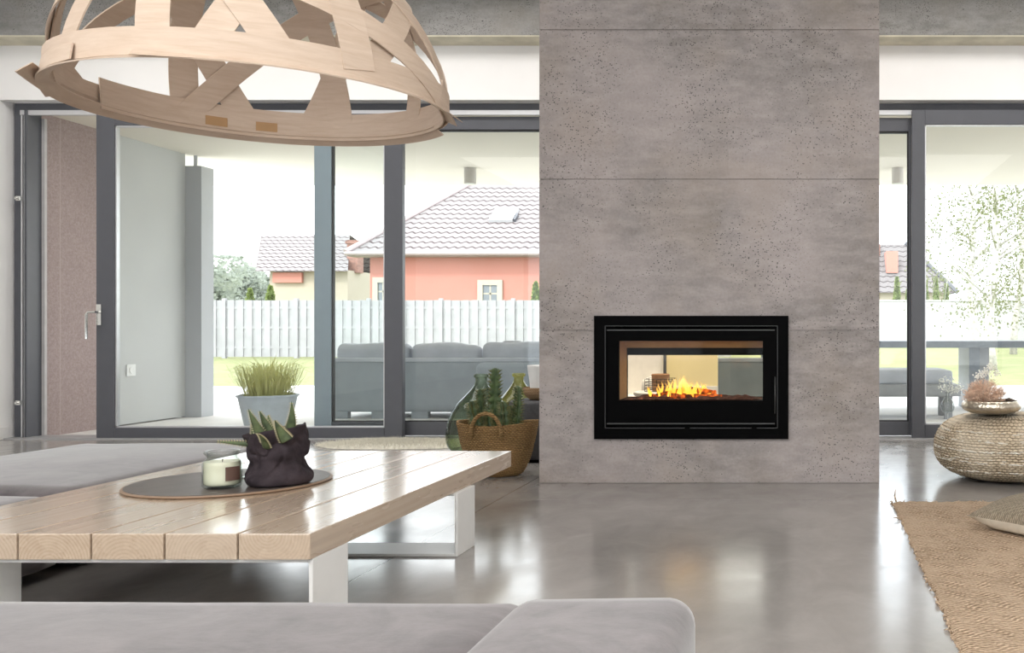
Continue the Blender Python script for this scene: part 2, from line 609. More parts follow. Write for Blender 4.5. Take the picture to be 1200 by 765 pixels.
def lathe(bm, prof, c, seg=32, fn=None, close_ends=True):
    """profile of (radius, z) spun about a vertical axis through c; fn(angle, t, r, z) may reshape"""
    cx, cy, cz = c
    rings = []
    for i, (r, z) in enumerate(prof):
        ring = []
        for k in range(seg):
            a = 2 * PI * k / seg
            x, y, zz = r * math.cos(a), r * math.sin(a), z
            if fn:
                x, y, zz = fn(a, i, r, z)
            ring.append(bm.verts.new((cx + x, cy + y, cz + zz)))
        rings.append(ring)
    for i in range(len(rings) - 1):
        a, b = rings[i], rings[i + 1]
        for k in range(seg):
            bm.faces.new([a[k], a[(k + 1) % seg], b[(k + 1) % seg], b[k]])
    if close_ends:
        bm.faces.new(rings[0][::-1])
        bm.faces.new(rings[-1])


def smoothprof(pts, n=8):
    """Catmull-Rom through profile points"""
    out = []
    for i in range(len(pts) - 1):
        p0, p1, p2, p3 = (pts[max(i - 1, 0)], pts[i], pts[i + 1], pts[min(i + 2, len(pts) - 1)])
        for k in range(n):
            t = k / n
            out.append(tuple(.5 * (2 * b + (c - a) * t + (2 * a - 5 * b + 4 * c - d) * t * t + (3 * b - a - 3 * c + d) * t ** 3)
                             for a, b, c, d in zip(p0, p1, p2, p3)))
    out.append(tuple(pts[-1]))
    return out


def ribbon(bm, pts, wdirs, ndirs, w, t):
    """bent flat strip of width w and thickness t"""
    secs = []
    for p, wd, nd in zip(pts, wdirs, ndirs):
        a, b = wd * (w / 2), nd * (t / 2)
        secs.append([bm.verts.new(p - a - b), bm.verts.new(p + a - b), bm.verts.new(p + a + b), bm.verts.new(p - a + b)])
    for s0, s1 in zip(secs, secs[1:]):
        for k in range(4):
            bm.faces.new([s0[k], s0[(k + 1) % 4], s1[(k + 1) % 4], s1[k]])
    bm.faces.new(secs[0][::-1])
    bm.faces.new(secs[-1])


def wloc(o):
    p = Vector(o.location)
    while o.parent:
        o = o.parent
        p += o.location
    return p


def obj(name, bm, mats, parent=None, smooth=False, origin=None, label=None, kind=None):
    """link a bmesh given in world coordinates as one object, rebased on its parent or origin"""
    bmesh.ops.recalc_face_normals(bm, faces=bm.faces[:])
    off = wloc(parent) if parent else Vector((0, 0, 0))
    loc = Vector((0, 0, 0))
    if origin is not None:
        loc = Vector(origin) - off
        off = Vector(origin)
    bmesh.ops.translate(bm, verts=bm.verts[:], vec=-off)
    me = bpy.data.meshes.new(name)
    if smooth:
        for f in bm.faces:
            f.smooth = True
        if smooth is not True:
            for e in bm.edges:
                if len(e.link_faces) == 2 and e.calc_face_angle(0) > math.radians(smooth):
                    e.smooth = False
    bm.to_mesh(me)
    bm.free()
    for m in (mats if isinstance(mats, (list, tuple)) else [mats]):
        me.materials.append(m)
    o = bpy.data.objects.new(name, me)
    o.location = loc
    if parent:
        o.parent = parent
    C.objects.link(o)
    if label:
        o['label'] = label
    if kind:
        o['kind'] = kind
    return o


def tag(o, label, cat, group=None, kind=None):
    o['label'], o['category'] = label, cat
    if group:
        o['group'] = group
    if kind:
        o['kind'] = kind
    return o


def thing(name, label, cat, loc, group=None, kind=None):
    o = bpy.data.objects.new(name, None)
    o.empty_display_size = .1
    o.location = loc
    C.objects.link(o)
    return tag(o, label, cat, group, kind)


def struct(name, bm, mats, label, cat, smooth=False, origin=None):
    o = obj(name, bm, mats, None, smooth, origin)
    return tag(o, label, cat, None, 'structure')


def sroot(name, label, cat, loc):
    return thing(name, label, cat, loc, None, 'structure')


# ------------------------------------------------------------------ room shell
XL, XR, YB = -7.01, 5.2, -4.0            # left wall, right wall, back wall
YG = 8.36                                # plane of the sliding glazing
ZC = 3.86

bm = new(); box(bm, XL - .3, XR + .3, YB - .3, 8.47, -.15, 0)
struct('floor', bm, M['floor'], 'polished grey concrete floor of the living room', 'floor')
bm = new(); box(bm, XL - .3, XR + .3, YB - .3, 8.47, ZC, ZC + .2)
struct('ceiling', bm, M['ceiling'], 'white ceiling above the living room', 'ceiling')
bm = new(); box(bm, XL - .3, XL, YB, 8.47, 0, ZC)
struct('wall_left', bm, M['white_wall'], 'white side wall beside the open sliding door', 'wall')
bm = new(); box(bm, XR, XR + .3, YB, 8.47, 0, ZC)
struct('wall_right', bm, M['white_wall'], 'white side wall at the far right', 'wall')
bm = new(); box(bm, XL + .001, XL + .014, YB, 8.28, 0, .105, .004)
struct('baseboard_left', bm, plain('white skirting', (.74, .73, .72), .5), 'white skirting along the left wall', 'baseboard')
# back wall with wide window openings added for daylight, behind the viewpoint
bm = new()
box(bm, XL, XR, YB - .3, YB, 2.95, ZC)
box(bm, XL, XR, YB - .3, YB, 0, .12)
for a, b in ((XL, -6.2), (-1.6, -1.0), (4.4, XR)):
    box(bm, a, b, YB - .3, YB, .12, 2.95)
struct('wall_back', bm, M['white_wall'], 'white rear wall with two wide window openings', 'wall')
for i, (a, b) in enumerate(((-6.2, -1.6), (-1.0, 4.4))):
    w = sroot('window_%d' % (i + 1), ('wide rear window nearer the left wall', 'wide rear window nearer the right wall')[i], 'window', ((a + b) / 2, YB - .15, .12))
    bm = new()
    for x in (a + .04, (a + b) / 2, b - .04):
        box(bm, x - .04, x + .04, YB - .2, YB - .12, .12, 2.95)
    for z in (.16, 2.91):
        box(bm, a, b, YB - .2, YB - .12, z - .04, z + .04)
    obj('window_frame', bm, M['frame'], w)
    bm = new(); box(bm, a + .08, b - .08, YB - .165, YB - .157, .2, 2.87)
    obj('glass_pane', bm, M['glass'], w)

# white lintel above the glazing, concrete beam in front of it
bm = new(); box(bm, XL, XR, 8.20, 8.47, 2.97, ZC)
struct('wall_front', bm, M['white_wall'], 'white strip of wall above the sliding doors', 'wall')
bm = new(); box(bm, XL, XR, 7.94, 8.20, 3.455, ZC)
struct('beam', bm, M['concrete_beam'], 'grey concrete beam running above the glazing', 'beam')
bm = new(); box(bm, XL, XR, 7.945, 8.20, 3.444, 3.4545)
struct('trim_1', bm, M['beam_soffit'], 'pale raw strip under the concrete beam', 'trim')

# concrete chimney breast: four lifts with shallow joints and the opening for the stove
S = 5.87 / F
CX0, CX1, CY0, CY1 = (632 - PX) * S, (1030.5 - PX) * S, 5.87, 6.20
OX0, OX1 = (709 - PX) * S, (911.5 - PX) * S        # opening
OZ0, OZ1 = H + (PY - 502) * S, H + (PY - 381) * S
bm = new()
zs = [0, H + (PY - 387) * S, H + (PY - 210) * S, H + (PY - 35) * S, ZC]
g = .004
vs = (853 - PX) * S


def lift(bm, x0, x1, z0, z1, bv=.003):
    box(bm, x0, x1, CY0, CY1, z0 + g * .5, z1 - g * .5, bv, 1)


# lowest two lifts are cut by the opening
lift(bm, CX0, vs - .0005, zs[2], zs[3], .0006)
lift(bm, vs + .0005, CX1, zs[2], zs[3], .0006)
box(bm, vs - .01, vs + .01, CY0 + .0015, CY1 - .01, zs[2] + .01, zs[3] - .01)
lift(bm, CX0, CX1, zs[3], zs[4])
for z0, z1 in ((zs[0], zs[1]), (zs[1], zs[2])):
    if z0 < OZ1 and z1 > OZ0:
        box(bm, CX0, OX0, CY0, CY1, z0 + g / 2, z1 - g / 2)
        box(bm, OX1, CX1, CY0, CY1, z0 + g / 2, z1 - g / 2)
        if z0 < OZ0:
            box(bm, OX0, OX1, CY0, CY1, z0 + g / 2, OZ0)
        if z1 > OZ1:
            box(bm, OX0, OX1, CY0, CY1, OZ1, z1 - g / 2)
for z in zs[1:4]:                                   # back of the joints
    if OZ0 < z < OZ1:
        box(bm, CX0 + .008, OX0, CY0 + .01, CY1 - .008, z - .01, z + .01)
        box(bm, OX1, CX1 - .008, CY0 + .01, CY1 - .008, z - .01, z + .01)
    else:
        box(bm, CX0 + .008, CX1 - .008, CY0 + .01, CY1 - .008, z - .01, z + .01)
bmesh.ops.remove_doubles(bm, verts=bm.verts[:], dist=1e-5)
struct('wall_chimney', bm, M['concrete'], 'tall board-marked concrete chimney breast around the black fireplace', 'wall')

# ------------------------------------------------------------------ sliding glazing
K = YG / F


def gx(px): return (px - PX) * K
def gz(py): return H + (PY - py) * K


# fixed outer frames: head, jamb, sill
bm = new()
box(bm, -6.99, gx(1500), 8.33, 8.46, gz(130.5), 2.97)                  # head
box(bm, -6.99, -6.925, 8.33, 8.46, 0, gz(130.5))                      # left jamb
box(bm, gx(35), gx(38), 8.30, 8.46, 0, gz(130.5))
head = struct('trim_2', bm, M['frame'], 'anthracite outer frame around the whole glazed front', 'trim')
bm = new()
box(bm, -6.925, gx(35), 8.345, 8.46, 0, gz(130.5))
box(bm, -6.925, gx(1500), 8.31, 8.345, gz(136), gz(130.5))
box(bm, -6.908, -6.896, 8.30, 8.345, 0, gz(137))
box(bm, -6.882, -6.873, 8.30, 8.345, 0, gz(137))
struct('trim_3', bm, M['frame_light'], 'silver running track in the head and jamb of the glazing', 'trim')
bm = new(); box(bm, -6.93, -6.829, 8.462, 8.49, 0, gz(136))
struct('trim_4', bm, plain('pale reveal', (.50, .48, .48), .7), 'pale outer reveal beside the open door', 'trim')
bm = new(); box(bm, gx(17), gx(1500), 8.22, 8.50, -.02, .012)
struct('trim_5', bm, plain('threshold', (.42, .42, .43), .4, .4), 'flat metal threshold under the sliding doors', 'trim')


def leaf(name, label, x0, x1, y0, top, bot, stile, rail, handle=None, light=True):
    """a glazed leaf: one frame mesh, pane, gasket, optional handle"""
    d = sroot(name, label, 'door', ((x0 + x1) / 2, y0 + .03, 0))
    z1, z0 = top, bot
    bm = new()
    if light:
        box(bm, x0, x0 + stile, y0, y0 + .06, z0, z1, .003, 1)
    else:
        b2 = new(); box(b2, x0, x0 + stile, y0, y0 + .06, z0, z1, .003, 1)
        obj('door_stile', b2, M['stile_blue'], d, label='pale blue grey stile')
    box(bm, x1 - stile, x1, y0, y0 + .06, z0, z1, .003, 1)
    box(bm, x0 + stile, x1 - stile, y0, y0 + .06, z1 - rail, z1, .003, 1)
    box(bm, x0 + stile, x1 - stile, y0, y0 + .06, z0, z0 + rail, .003, 1)
    obj('door_frame', bm, M['frame'], d)
    bm = new()
    e = .012
    for a, b, c, f in ((x0 + stile, x0 + stile + e, z0 + rail, z1 - rail), (x1 - stile - e, x1 - stile, z0 + rail, z1 - rail),
                       (x0 + stile, x1 - stile, z1 - rail - e, z1 - rail), (x0 + stile, x1 - stile, z0 + rail, z0 + rail + e)):
        box(bm, a, b, y0 + .012, y0 + .05, c, f)
    obj('glazing_bead', bm, M['frame_light'] if light else M['frame_dark'], d)
    bm = new(); box(bm, x0 + stile, x1 - stile, y0 + .028, y0 + .036, z0 + rail, z1 - rail)
    obj('glass_pane', bm, M['glass'], d)
    if handle:
        hx = handle
        bm = new()
        box(bm, hx - .022, hx + .022, y0 - .014, y0, gz(381), gz(357), .004)
        tube(bm, [(hx, y0 - .01, gz(366)), (hx, y0 - .06, gz(366)), (hx - .055, y0 - .065, gz(366)), (hx - .068, y0 - .065, gz(369)), (hx - .068, y0 - .065, gz(397))], .011, 8)
        obj('door_handle', bm, M['chrome'], d, 40, label='satin chrome lever handle')
    return d


leaf('door_1', 'open sliding glass leaf with chrome lever handle, left of the chimney', gx(124), gx(478), 8.245, gz(136.5), gz(513), gx(145) - gx(124), gz(136.5) - gz(150), gx(128))
leaf('door_2', 'fixed glass leaf behind the open sliding leaf, beside the chimney', gx(368), gx(760), 8.36, gz(136.5), gz(510), gx(388) - gx(368), gz(136.5) - gz(152), light=False)
leaf('door_3', 'fixed glass leaf just right of the chimney', gx(830), gx(1074), 8.36, gz(138), gz(510), gx(1074) - gx(1065), gz(138) - gz(154), light=False)
leaf('door_4', 'wide sliding glass leaf behind the woven pouf', gx(1067), gx(1460), 8.245, gz(132), gz(513), gx(1082) - gx(1067), gz(132) - gz(149))
bm = new(); box(bm, gx(760), gx(830), 8.25, 8.44, 0, gz(130.5))
struct('column', bm, M['frame'], 'anthracite post between the two glazed openings behind the chimney', 'column')
bm = new()
box(bm, gx(1460), XR, 8.2, 8.47, 0, 2.97)
struct('wall_front_right', bm, M['white_wall'], 'white wall to the right of the glazed front', 'wall')
bm = new()
for z in (gz(234), gz(471)):
    box(bm, gx(28), gx(33), 8.27, 8.29, z - .02, z + .02, .004)
    tube(bm, [(gx(30), 8.27, z), (gx(30), 8.25, z)], .012, 8)
    break
k = obj('lock_keeper', bm, M['chrome'], head, origin=(gx(30), 8.28, gz(234)), label='small chrome lock keeper')
k2 = k.copy(); C.objects.link(k2); k2.location.z = gz(471)

# ------------------------------------------------------------------ fireplace insert
fp = thing('fireplace', 'black see-through built-in fireplace with a wood fire in the concrete chimney', 'fireplace', ((697 + 924) / 2 * S - PX * S, CY0, H + (PY - 514) * S))


def fx(px): return (px - PX) * S
def fz(py): return H + (PY - py) * S


bm = new()
y0, y1 = CY0 - .022, CY0 - .001
x0, x1, z0, z1 = fx(697), fx(924), fz(514), fz(370)
a0, a1, b0, b1 = fx(709.5), fx(911.5), fz(501.5), fz(381.5)
box(bm, x0, a0, y0, y1, z0, z1); box(bm, a1, x1, y0, y1, z0, z1)
box(bm, a0, a1, y0, y1, z0, b0); box(bm, a0, a1, y0, y1, b1, z1)
obj('surround', bm, M['black_metal'], fp)
bm = new()                                               # thin bright edges round the door
t = .0035
for c in ((a0, a0 + t, b0, b1), (a1 - t, a1, b0, b1), (a0, a1, b0, b0 + t), (a0, a1, b1 - t, b1)):
    box(bm, c[0], c[1], y0 + .002, y1 - .004, c[2], c[3])
obj('edge_trim', bm, M['grey_edge'], fp)
dr0, dr1, dz0, dz1 = fx(711.5), fx(909.5), fz(498), fz(385)
g0, g1, h0, h1 = fx(725.5), fx(894), fz(469.5), fz(399.5)
bm = new()
dy0, dy1 = CY0 - .014, CY0 + .02
box(bm, dr0, g0, dy0, dy1, dz0, dz1); box(bm, g1, dr1, dy0, dy1, dz0, dz1)
box(bm, g0, g1, dy0, dy1, dz0, h0); box(bm, g0, g1, dy0, dy1, h1, dz1)
door = obj('stove_door', bm, M['black_metal'], fp)
for zb_, zt_ in ((387.4, 386), (496.8, 495.2)):
    bm = new(); box(bm, fx(712), fx(908), dy0 - .006, dy0, fz(zb_), fz(zt_), .001, 1)
    obj('door_rail', bm, M['grey_edge'], door, label='thin grey rail')
bm = new(); box(bm, g0, g1, dy0 + .012, dy0 + .017, h0, h1)
obj('glass_pane', bm, M['fire_glass'], door)
bm = new()
tube(bm, [(fx(908.5), dy0 - .018, fz(441)), (fx(908.5), dy0 - .018, fz(484))], .0045, 8)
for pz in (446, 479):
    tube(bm, [(fx(908.5), dy0 - .018, fz(pz)), (fx(908.5), dy0 + .002, fz(pz))], .004, 6)
obj('door_handle', bm, M['grey_edge'], door, True)
bm = new()
for px_ in (755, 791, 801, 828, 864):
    bm = new(); box(bm, fx(px_ - 2.2), fx(px_ + 2.2), y0 - .003, y0 + .002, fz(384), fz(382.6)); obj('latch', bm, M['black_metal'], fp)
for px_ in (806, 884):
    bm = new(); box(bm, fx(px_ - 3), fx(px_ + 3), y0 - .003, y0 + .002, fz(502), fz(499.5)); obj('latch', bm, M['black_metal'], fp)
# firebox: tan sides and baffle, black far frame
RY = 6.14
bm = new()
box(bm, g0 - .03, g0 - .002, dy1, RY, h0 - .02, h1 + .03)
box(bm, g1 + .002, g1 + .03, dy1, RY, h0 - .02, h1 + .03)
v = [(g0, dy1, h1 + .002), (g1, dy1, h1 + .002), (g1, RY, h1 - .012), (g0, RY, h1 - .012)]
quad(bm, *v); quad(bm, *[(p[0], p[1], p[2] + .03) for p in v])
box(bm, g0 - .002, g1 + .002, RY - .06, RY - .02, h1 - .046, h1 + .02)
obj('firebox_lining', bm, M['vermiculite'], fp)
bm = new(); box(bm, OX0, OX1, dy1, CY1, OZ0, h0 + .004)
obj('firebox_floor', bm, M['black_metal'], fp)
bm = new()
rz = lambda py: H + (PY - py) * RY / F
box(bm, OX0, OX1, RY, CY1 + .01, rz(416), rz(407.5))
box(bm, OX0, OX1, RY, CY1 + .01, rz(407.5), OZ1)
box(bm, OX0, (733.5 - PX) * RY / F, RY, CY1 + .01, OZ0, rz(407.5))
box(bm, (898 - PX) * RY / F, OX1, RY, CY1 + .01, OZ0, rz(407.5))
box(bm, OX0, g0 - .03, dy1, RY, OZ0, OZ1); box(bm, g1 + .03, OX1, dy1, RY, OZ0, OZ1)
obj('rear_frame', bm, M['black_metal'], fp)
bm = new(); box(bm, (733.5 - PX) * RY / F, (898 - PX) * RY / F, RY + .02, RY + .025, h0, rz(416))
obj('rear_glass', bm, M['fire_glass'], fp)
# ember bed, logs, flames
fzb = h0 + .004
bm = new()
n1, n2 = 60, 14
gr = [[None] * (n2 + 1) for _ in range(n1 + 1)]
for i in range(n1 + 1):
    for j in range(n2 + 1):
        x = g0 + .01 + (g1 - g0 - .02) * i / n1
        y = dy1 + .03 + (RY - dy1 - .08) * j / n2
        e = min(i, n1 - i) / 8
        z = fzb + (.012 + .026 * abs(mnoise.noise((x * 18, y * 18, 0)))) * min(1, e) * (1 if 0 < j < n2 else 0)
        gr[i][j] = bm.verts.new((x, y, z))
for i in range(n1):
    for j in range(n2):
        bm.faces.new([gr[i][j], gr[i + 1][j], gr[i + 1][j + 1], gr[i][j + 1]])
tag(obj('embers', bm, M['ember_bed'], None, True, origin=(fx(810), 6.0, fzb)), 'bed of ash and glowing embers on the fireplace floor', 'embers', None, 'stuff')
logs = [((764, 467), (800, 459), 5.965, 6.04, .026, 'charred log leaning at the left of the fire'),
        ((786, 465), (846, 466.5), 5.945, 5.96, .024, 'long charred log lying across the front of the fire'),
        ((800, 457), (838, 462), 6.04, 5.98, .026, 'glowing log resting on top of the fire'),
        ((770, 463), (826, 464), 6.06, 6.07, .026, 'charred log at the rear of the fire')]
for (pa, pb, ya, yb, r, lab) in logs:
    A, B = at(*pa, ya), at(*pb, yb)
    bm = new()
    n = 14
    pts = [A.lerp(B, i / n) + Vector((0, 0, .004 * mnoise.noise((i * .7, ya * 9, 1)))) for i in range(n + 1)]
    tube(bm, pts, [r * (1 + .16 * mnoise.noise((i * .9, yb * 7, 3))) for i in range(n + 1)], 12)
    for vv in bm.verts:
        vv.co += vv.co.normalized() * .004 * mnoise.noise(vv.co * 60)
    tag(obj('log', bm, M['ember'], None, True, origin=(A + B) / 2), lab, 'log', 'burning logs in the fireplace')
bm = new()
for k in range(60):
    px_ = rng.gauss(799, 21)
    px_ = max(762, min(852, px_))
    y = rng.uniform(5.94, 6.08)
    hh = rng.uniform(.035, .10) * (1.3 - abs(px_ - 798) / 55)
    b = at(px_, 466, y)
    wdt = rng.uniform(.006, .014)
    ph = rng.uniform(0, 6)
    pts, rs = [], []
    for i in range(9):
        t_ = i / 8
        pts.append(b + Vector((.018 * math.sin(ph + t_ * 4) * t_, .006 * math.cos(ph + t_ * 3), hh * 1.25 * t_)))
        rs.append(max(.0006, wdt * math.sin(PI * min(1, .22 + .78 * t_)) * (1 - .35 * t_)))
    tube(bm, pts, rs, 7)
tag(obj('flames', bm, M['flame'], None, True, origin=at(800, 467, 6.0)), 'orange and yellow flames licking up from the burning logs', 'fire', None, 'stuff')
# things seen through the fire, standing behind the chimney
ac = thing('armchair', 'white upholstered armchair seen through the left of the fireplace glass', 'armchair', (-1.37, 7.35, 0))
bm = new(); rbox(bm, -1.60, -1.14, 7.06, 7.50, .16, .44, .07, 8, .02); obj('seat', bm, M['white_fabric'], ac, True)
bm = new(); rbox(bm, -1.62, -1.12, 7.46, 7.66, .18, .92, .09, 8); obj('backrest', bm, M['white_fabric'], ac, True)
for x in (-1.66, -1.22):
    bm = new(); rbox(bm, x, x + .14, 7.06, 7.62, .18, .60, .06, 8); obj('armrest', bm, M['white_fabric'], ac, True)
for x in (-1.58, -1.16):
    for y in (7.12, 7.58):
        bm = new(); tube(bm, [(x, y, 0), (x, y, .2)], .018, 8); obj('leg', bm, M['black_wire'], ac, True)
rd = thing('room_divider', 'pale yellow panel standing behind the fireplace glass', 'room divider', (-.92, 7.72, 0))
bm = new(); box(bm, (781 - PX) * 7.7 / F, (841 - PX) * 7.7 / F, 7.70, 7.74, .50, 1.65, .004); obj('panel', bm, M['cream_yellow'], rd)
bm = new(); box(bm, (781 - PX) * 7.7 / F, (841 - PX) * 7.7 / F, 7.69, 7.75, .04, .50, .004); obj('base_panel', bm, M['porcelain'], rd, label='white lower panel')
for px_ in (786, 836):
    bm = new(); box(bm, (px_ - PX) * 7.7 / F - .02, (px_ - PX) * 7.7 / F + .02, 7.6, 7.84, 0, .04, .004); obj('foot', bm, M['black_wire'], rd)
st = thing('side_table', 'small white round side table behind the fireplace', 'table', (-1.02, 6.83, 0))
bm = new(); lathe(bm, [(.2, .485), (.205, .49), (.205, .508), (.2, .512)], (-1.02, 6.83, 0), 32); obj('tabletop', bm, M['porcelain'], st, 40)
bm = new(); lathe(bm, [(.14, 0), (.14, .012), (.02, .02), (.018, .485)], (-1.02, 6.83, 0), 20); obj('pedestal', bm, M['porcelain'], st, 40)
wb = thing('wire_basket', 'square black wire basket on the white side table behind the fire', 'basket', (-1.03, 6.83, .513))
bm = new()
for i in range(5):
    z = .517 + .022 * i
    for (xa, ya, xb, yb) in ((-1.13, 6.74, -.93, 6.74), (-1.13, 6.92, -.93, 6.92), (-1.13, 6.74, -1.13, 6.92), (-.93, 6.74, -.93, 6.92)):
        tube(bm, [(xa, ya, z), (xb, yb, z)], .002, 5)
for i in range(8):
    x = -1.13 + .2 * i / 7
    for y in (6.74, 6.92):
        tube(bm, [(x, y, .515), (x, y, .606)], .002, 5)
obj('wire_mesh', bm, M['black_wire'], wb)
bm = new(); lathe(bm, [(.05, .516), (.062, .52), (.066, .635), (.06, .64), (.055, .62)], (-1.03, 6.83, 0), 24)
tag(obj('flower_pot', bm, M['brown_pot'], None, 40, origin=(-1.03, 6.83, .516)), 'brown cylindrical pot standing in the black wire basket', 'pot')

# ------------------------------------------------------------------ coffee table
TX1, TY0, TY1, TZ = -1.465, 2.80, 4.74, .346
PW = .219
tb = thing('coffee_table', 'long low coffee table of thick pine planks on white steel frames', 'table', ((TX1 - 3 * PW), 3.77, 0))
bm = new()
gl = bm.verts.layers.float_vector.new('grain')
for i in range(6):
    xb = TX1 - PW * i
    xa = xb - PW
    old = set(bm.verts)
    box(bm, xa + .003, xb - .003, TY0, TY1 + rng.uniform(-.004, .004), TZ - .078, TZ, .004, 2)
    cxr, czr = (xa + xb) / 2 + rng.uniform(-.05, .03), TZ - .078 - rng.uniform(.0, .02)
    if i == 0:
        cxr, czr = (xa + xb) / 2 - .02, TZ - .0
    yo = rng.uniform(0, 50)
    for v in bm.verts:
        if v not in old:
            v[gl] = (v.co.x - cxr + .0, v.co.y + yo, v.co.z - czr)
obj('tabletop', bm, M['pine'], tb)


def sled(y0, y1, x0, x1):
    bm = new()
    t = .012
    zt = TZ - .0785
    # closed rectangular hoop of flat bar
    for a in ((x0, x0 + t, 0, zt), (x1 - t, x1, 0, zt)):
        box(bm, a[0], a[1], y0, y1, a[2], a[3], .002, 1)
    box(bm, x0 + t, x1 - t, y0, y1, 0, t, .002, 1)
    box(bm, x0 + t, x1 - t, y0, y1, zt - t, zt, .002, 1)
    return bm


obj('leg_frame', sled(2.815, 3.035, -2.535, -1.468), M['white_steel'], tb)
obj('leg_frame', sled(3.955, 4.165, -2.535, -1.452), M['white_steel'], tb)

# tray, candle, aloe
tr = thing('tray', 'round dark wooden tray lying on the pine table', 'tray', (-2.262, 3.72, TZ))
bm = new(); lathe(bm, [(.355, .001), (.36, .006), (.357, .010), (.352, .011)], (-2.262, 3.72, TZ), 72)
obj('tray_rim', bm, M['tray_edge'], tr, 40)
bm = new(); lathe(bm, [(.350, .0085), (.350, .0125)], (-2.262, 3.72, TZ), 72)
obj('tray_surface', bm, M['tray'], tr, 40)
TT = TZ + .0128
jc = at(260.5, 572, 3.56); jc.z = TT
cj = thing('candle_jar', 'glass jar candle with cream wax on the dark tray', 'candle', jc)
R0 = .0665
bm = new()
pr = smoothprof([(.055, 0), (R0 - .002, .006), (R0, .02), (R0, .085), (R0 - .004, .1), (.052, .112), (.052, .120), (.060, .130), (.061, .136), (.056, .139)], 5)
inn = smoothprof([(.052, .138), (.048, .122), (.048, .112), (R0 - .006, .099), (R0 - .005, .085), (R0 - .005, .02), (.05, .01)], 4)
lathe(bm, pr + inn, jc, 40)
obj('jar', bm, M['jar_glass'], cj, True)
bm = new(); lathe(bm, smoothprof([(.05, .0105), (R0 - .0065, .018), (R0 - .0062, .07), (R0 - .0062, .096), (R0 - .012, .0975), (.01, .096)], 4), jc, 40)
obj('wax', bm, M['wax'], cj, 50)
bm = new(); tube(bm, [jc + Vector((0, 0, .095)), jc + Vector((.002, 0, .108))], .0015, 6); obj('wick', bm, M['charcoal'], cj)
bm = new()
for i in range(6):
    a0_, a1_ = (math.radians(-50 + 8 * i + q) for q in (0, 8))
    r = R0 + .0008
    quad(bm, *(jc + Vector((r * math.cos(a), r * math.sin(a), z)) for a, z in ((a0_, .03), (a1_, .03), (a1_, .082), (a0_, .082))))
bmesh.ops.remove_doubles(bm, verts=bm.verts[:], dist=1e-5)
ext = bmesh.ops.extrude_face_region(bm, geom=bm.faces[:])
bmesh.ops.translate(bm, verts=[e for e in ext['geom'] if isinstance(e, bmesh.types.BMVert)], vec=(.0004, .0004, 0))
obj('jar_label', bm, M['jar_label'], cj, label='dark paper band on the side')
# small glass tealight behind
gc = at(289, 556, 3.78); gc.z = TT
bm = new()
lathe(bm, smoothprof([(.02, 0), (.03, .004), (.034, .03), (.032, .055), (.030, .055), (.03, .03), (.026, .008), (.01, .006)], 4), gc, 28)
tag(obj('glass_tumbler', bm, M['jar_glass'], None, True, origin=gc), 'small clear glass tumbler half hidden behind the dark plant cover', 'glass')

bc = at(327, 568, 3.64); bc.z = TT
al = thing('potted_aloe', 'spiky aloe in a crumpled dark fabric pot cover on the tray', 'plant', bc)


def bagfn(a, i, r, z):
    k = z / .23
    f = 1 + .035 * math.sin(3 * a + 7 * k + .6) + .045 * math.sin(5 * a - 11 * k) * min(1, k * 3) + .13 * (mnoise.noise((math.cos(a) * 1.9 + z * 6, math.sin(a) * 1.9, z * 17)) - .5 * abs(mnoise.noise((math.cos(a) * 2.6, math.sin(a) * 2.6 + z * 9, z * 12 + 5)))) * min(1, k * 2.5) * max(.3, min(1, (1.0 - k) * 4))
    zz = z
    if k > .15:
        zz += .026 * math.cos(a - .2) * max(0, k - .3)  # rim higher on the right
        zz += .012 * mnoise.noise((a, z * 20, 4)) * min(1, k)
    fold = abs(mnoise.noise((math.cos(a) * 2.2 + 3, math.sin(a) * 2.2 + z * 7, z * 11 + a * .4)))
    f += (-.085 * max(0, .2 - fold) / .2 + .025) * min(1, k * 3) * max(.15, min(1, (.95 - k) * 5))
    dx = -.02 * max(0, k - .35) * 1.3
    r *= .93
    return r * f * math.cos(a) + dx, r * f * math.sin(a), max(zz, 0)


bm = new()
pr = smoothprof([(.095, 0), (.116, .006), (.124, .026), (.119, .046), (.106, .066), (.104, .09), (.110, .115), (.107, .14), (.110, .17), (.118, .200), (.116, .213), (.106, .206), (.1, .18), (.095, .15)], 9)
lathe(bm, pr, bc, 144, bagfn)
obj('pot_cover', bm, M['bag'], al, True)
bm = new(); lathe(bm, [(.094, .165), (.092, .185), (.04, .19), (.005, .19)], bc, 32, lambda a, i, r, z: (r * math.cos(a) - .02, r * math.sin(a), z))
obj('soil', bm, M['soil'], al, True)


